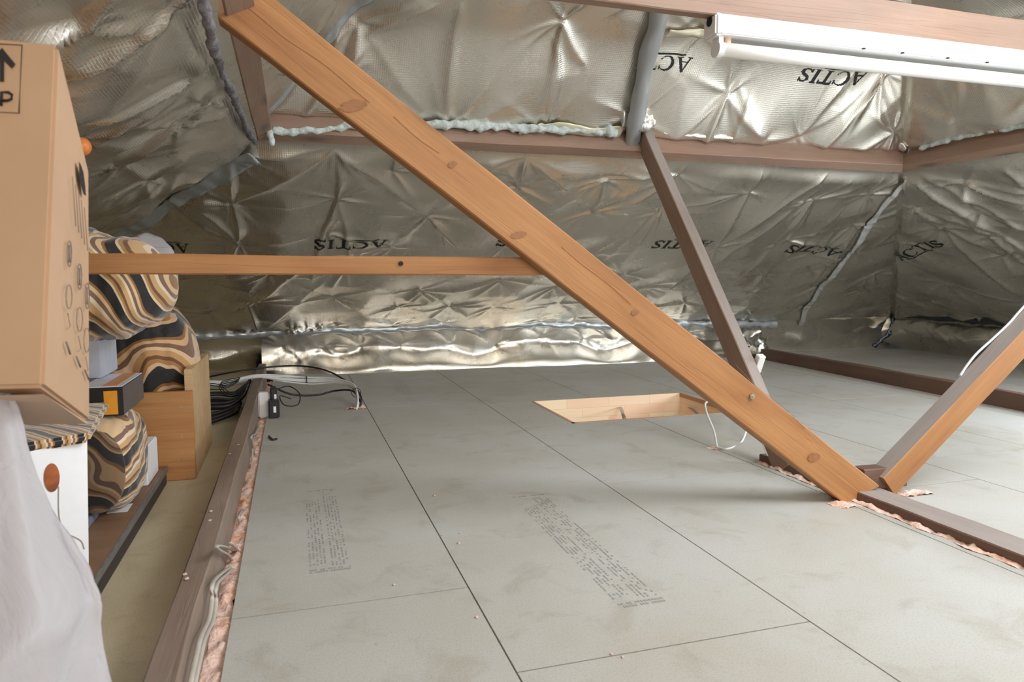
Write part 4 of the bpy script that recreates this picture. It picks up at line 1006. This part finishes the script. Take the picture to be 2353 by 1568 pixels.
disc('logo_disc', (198, 1320), 6, 12, plain('navy_print', (40, 34, 50), .5), LB)['label'] = 'small round dark emblem'
child('logo_mark', tube_me('logo_mark', [facept(x, y, .0024) for x, y in [(196, 1327), (199, 1312), (201, 1326)]], .0007, 5, n=1), M['white_card'], LB)
# folded striped fabric between lamp carton and big carton
q = [onZ(20, 985, .335), onZ(225, 985, .335), onZ(215, 1000, .335)]
o = link('folded_blanket', hexa_me('folded_blanket', [(-.66, 1.30, .337), (-.375, 1.50, .337), (-.42, 1.86, .337), (-.75, 1.80, .337), (-.66, 1.30, .356), (-.37, 1.50, .356), (-.42, 1.86, .356), (-.75, 1.80, .356)], .006), fabric('striped_fold', s=9, dist=2.5, rot=(1.2, 0, .4)))
tag(o, 'folded striped plush lying on the white lamp carton', 'blanket')
# tall tan carton
nb, nt_, fb, ft_ = atD(100, 890, .80), atD(133, 98, .835), atD(206, 969, 1.05), atD(204, 392, 1.02)
lv = Vector((-.24, .03, .0)); lb = nb+lv; ltp = nt_+lv+Vector((0, 0, .012)); flb = fb+lv; flt = ft_+lv
CB = empty('tall_carton', nb, 'tall tan cardboard carton tilted on the wrapped bundle at the left edge', 'box')
body = child('box_body', hexa_me('box_body', [lb, nb, fb, flb, ltp, nt_, ft_, flt], .004), M['carton_front'], CB)
def onplane(px, py, p, n, off): d = ray(px, py); t = (p-CAMP).dot(n)/d.dot(n); return CAMP+d*t+n*off
nF = (nb-lb).cross(nt_-nb).normalized()
if nF.y > 0: nF = -nF
nS = (fb-nb).cross(nt_-nb).normalized()
if nS.x < 0: nS = -nS
def fp(px, py, off=.0025): return onplane(px, py, nb, nF, off)
def sp_(px, py, off=.004): return onplane(px, py, nb, nS, off)
def poly(name, pxs, mat, par, fn): 
    return child(name, mesh(name, [fn(*p) for p in pxs], [tuple(range(len(pxs)))]), mat, par)
poly('arrow_print', [(-24, 150), (7, 112), (38, 150), (30, 160), (12, 142), (12, 190), (2, 190), (2, 142), (-16, 160)], M['ink'], CB, fp)['label'] = 'printed black up arrow'
def outline(name, pxs, w, mat, par, fn):
    return child(name, tube_me(name, [fn(*p) for p in pxs], w, 4, n=1), mat, par)
outline('frame_print', [(-60, 100), (53, 106), (46, 262), (-60, 256), (-60, 100)], .0007, M['ink'], CB, fp)
outline('letter_p', [(5, 245), (6, 214), (22, 214), (30, 220), (29, 229), (20, 233), (6, 233)], .0016, M['ink'], CB, fp)
outline('letter_u', [(-30, 212), (-30, 234), (-24, 243), (-14, 243), (-8, 234), (-8, 212)], .0016, M['ink'], CB, fp)
def ell(name, cx_, cy_, rx, ry, w, mat, fn, par): return outline(name, [(cx_+rx*math.cos(a*math.pi/8), cy_+ry*math.sin(a*math.pi/8)) for a in range(17)], w, mat, par, fn)
for i, (cx_, cy_) in enumerate([(151, 583), (175, 636), (193, 680)]):
    ell('symbol_ring', cx_, cy_, 5, 30, .0007, M['ink_soft'], sp_, CB); outline('symbol_bar', [(cx_, cy_-20), (cx_, cy_+20)], .0012, M['ink_soft'], CB, sp_)
for i, (cx_, cy_) in enumerate([(150, 690), (175, 742), (192, 790)]):
    ell('symbol_ring', cx_, cy_-8, 7, 28, .0006, M['ink_soft'], sp_, CB); outline('symbol_bar', [(cx_-3, cy_+30), (cx_+3, cy_+60), (cx_-4, cy_+66)], .0006, M['ink_soft'], CB, sp_)
for (x, y, L) in [(148, 800, 28), (172, 832, 24), (192, 862, 22)]:
    outline('print_bar', [(x-4, y-L/2), (x+5, y+L/2)], .0013, M['ink_soft'], CB, sp_)
poly('dark_scuff', [(173, 370), (178, 378), (184, 395), (188, 425), (190, 450), (184, 446), (178, 425), (174, 400)], M['ink'], CB, sp_)['label'] = 'dark torn mark on the side'
for k in range(5):
    outline('text_line', [(158+k*7, 405+k*18), (166+k*7, 520+k*14)], .0005, M['ink_soft'], CB, sp_)
# open flap under the carton
child('bottom_flap', hexa_me('bottom_flap', [nb+lv*1.0+Vector((0, 0, -.008)), nb+Vector((0, 0, -.008)), atD(200, 975, .99), atD(20, 976, .965), nb+lv*1.0+Vector((0, 0, -.008)), nb+Vector((0, 0, -.008)), atD(200, 970, .995), atD(20, 971, .97)], .0005), M['carton_side'], CB)
# pole with orange ball standing behind the carton
PB = empty('ball_pole', (-.43, 1.80, Z1), 'slim pole with an orange wooden ball end showing past the tall carton', 'pole')
cb = onY(187, 337, 1.80)
PB.location = (cb.x, 1.80, Z1)
bm = bmesh.new(); bmesh.ops.create_uvsphere(bm, u_segments=24, v_segments=16, radius=.020, matrix=Matrix.Translation(cb)); child('ball', finish(bm, 'ball', True), M['orange_gloss'], PB)
child('pole_shaft', tube_me('pole_shaft', [(cb.x-.13, 1.74, Z1+.008), (cb.x, 1.80, cb.z-.015)], .006, 12, n=2), M['orange_pine'], PB)

# ------------------------------------------------------------------ big bundle wrapped in milky plastic at the lower left
prof = [(0, 893), (20, 935), (42, 990), (68, 1060), (98, 1130), (128, 1205), (152, 1262), (190, 1325), (214, 1368), (221, 1395), (221, 1440), (232, 1490), (244, 1540), (252, 1590), (262, 1660), (270, 1740)]
dist = .72
V, F = [], []; n = 96
axis = [atD(-175, y, dist+.10) for _, y in prof]
rows = smooth_path([atD(x, y, dist+.10) for x, y in prof], 5); axs = smooth_path(axis, 5)
for i, (e, c) in enumerate(zip(rows, axs)):
    rx = (e-c).length; rv = (e-c).normalized(); fw = Vector((0, 1, 0)); fw = (fw-rv*fw.dot(rv)).normalized()
    for k in range(n):
        a = 2*math.pi*k/n; k2 = 1
        ridge = .010*math.sin(a*9+i*.11)+.007*math.sin(a*17+i*.21+2)+.010*noise.noise(Vector((math.cos(a)*2, math.sin(a)*2, i*.08)))
        ridge *= (1-.75*math.exp(-(min(a, 2*math.pi-a)/.25)**2))
        V.append(c+rv*math.cos(a)*(rx+ridge)+fw*math.sin(a)*((.03 if math.sin(a) > 0 else .20)*min(1, .35+i/len(rows))+ridge))
for i in range(len(rows)-1):
    for k in range(n): F.append((i*n+k, i*n+(k+1) % n, (i+1)*n+(k+1) % n, (i+1)*n+k))
F.append(tuple(range(n))); F.append(tuple((len(rows)-1)*n+k for k in range(n))[::-1])
o = link('wrapped_bundle', mesh('wrapped_bundle', V, F, True), M['film'])
tag(o, 'large bundle wrapped in milky white plastic at the lower left corner', 'plastic bundle')
def nest(root, body_name):
    kids = list(root.children); b = next(o for o in kids if o.name.split('.')[0] == body_name)
    for o in kids:
        if any(k in o.name for k in ('print', 'letter_', 'symbol_', 'text_', 'dark_scuff', 'picture', 'logo', 'stripe', 'front_label')):
            o.parent = b; o.matrix_parent_inverse = Matrix.Identity(4)
for root_ in (CB, LB, K2): nest(root_, 'box_body')
# ------------------------------------------------------------------ roof window the daylight comes through, frame added round the side fill (outside the picture)
WN = empty('window_1', (2.05, .6, 1.88)); WN['kind'] = 'structure'
for (x0, x1, y0, y1) in ((1.50, 2.48, -.08, -.02), (1.50, 2.48, 1.22, 1.28), (1.48, 1.54, -.08, 1.28), (2.44, 2.50, -.08, 1.28)):
    def zr(x): return HC+2.32-.5*x-.05
    child('window_frame', hexa_me('window_frame', [(x0, y0, zr(x0)-.04), (x1, y0, zr(x1)-.04), (x1, y1, zr(x1)-.04), (x0, y1, zr(x0)-.04), (x0, y0, zr(x0)+.06), (x1, y0, zr(x1)+.06), (x1, y1, zr(x1)+.06), (x0, y1, zr(x0)+.06)], .003), M['white_paint'], WN)

W2 = empty('added_window', (3.78, 1.62, .84)); W2['kind'] = 'structure'  # unseen roof window added as surround for the side fill light
for (x0, x1, y0, y1) in ((3.22, 4.26, 1.00, 1.05), (3.22, 4.26, 2.17, 2.22), (3.20, 3.26, 1.0, 2.22), (4.22, 4.28, 1.0, 2.22)):
    def zq(x): return HC+2.07-.5*x-.05
    child('window_frame', hexa_me('window_frame', [(x0, y0, zq(x0)-.03), (x1, y0, zq(x1)-.03), (x1, y1, zq(x1)-.03), (x0, y1, zq(x0)-.03), (x0, y0, zq(x0)+.06), (x1, y0, zq(x1)+.06), (x1, y1, zq(x1)+.06), (x0, y1, zq(x0)+.06)], .003), M['white_paint'], W2)
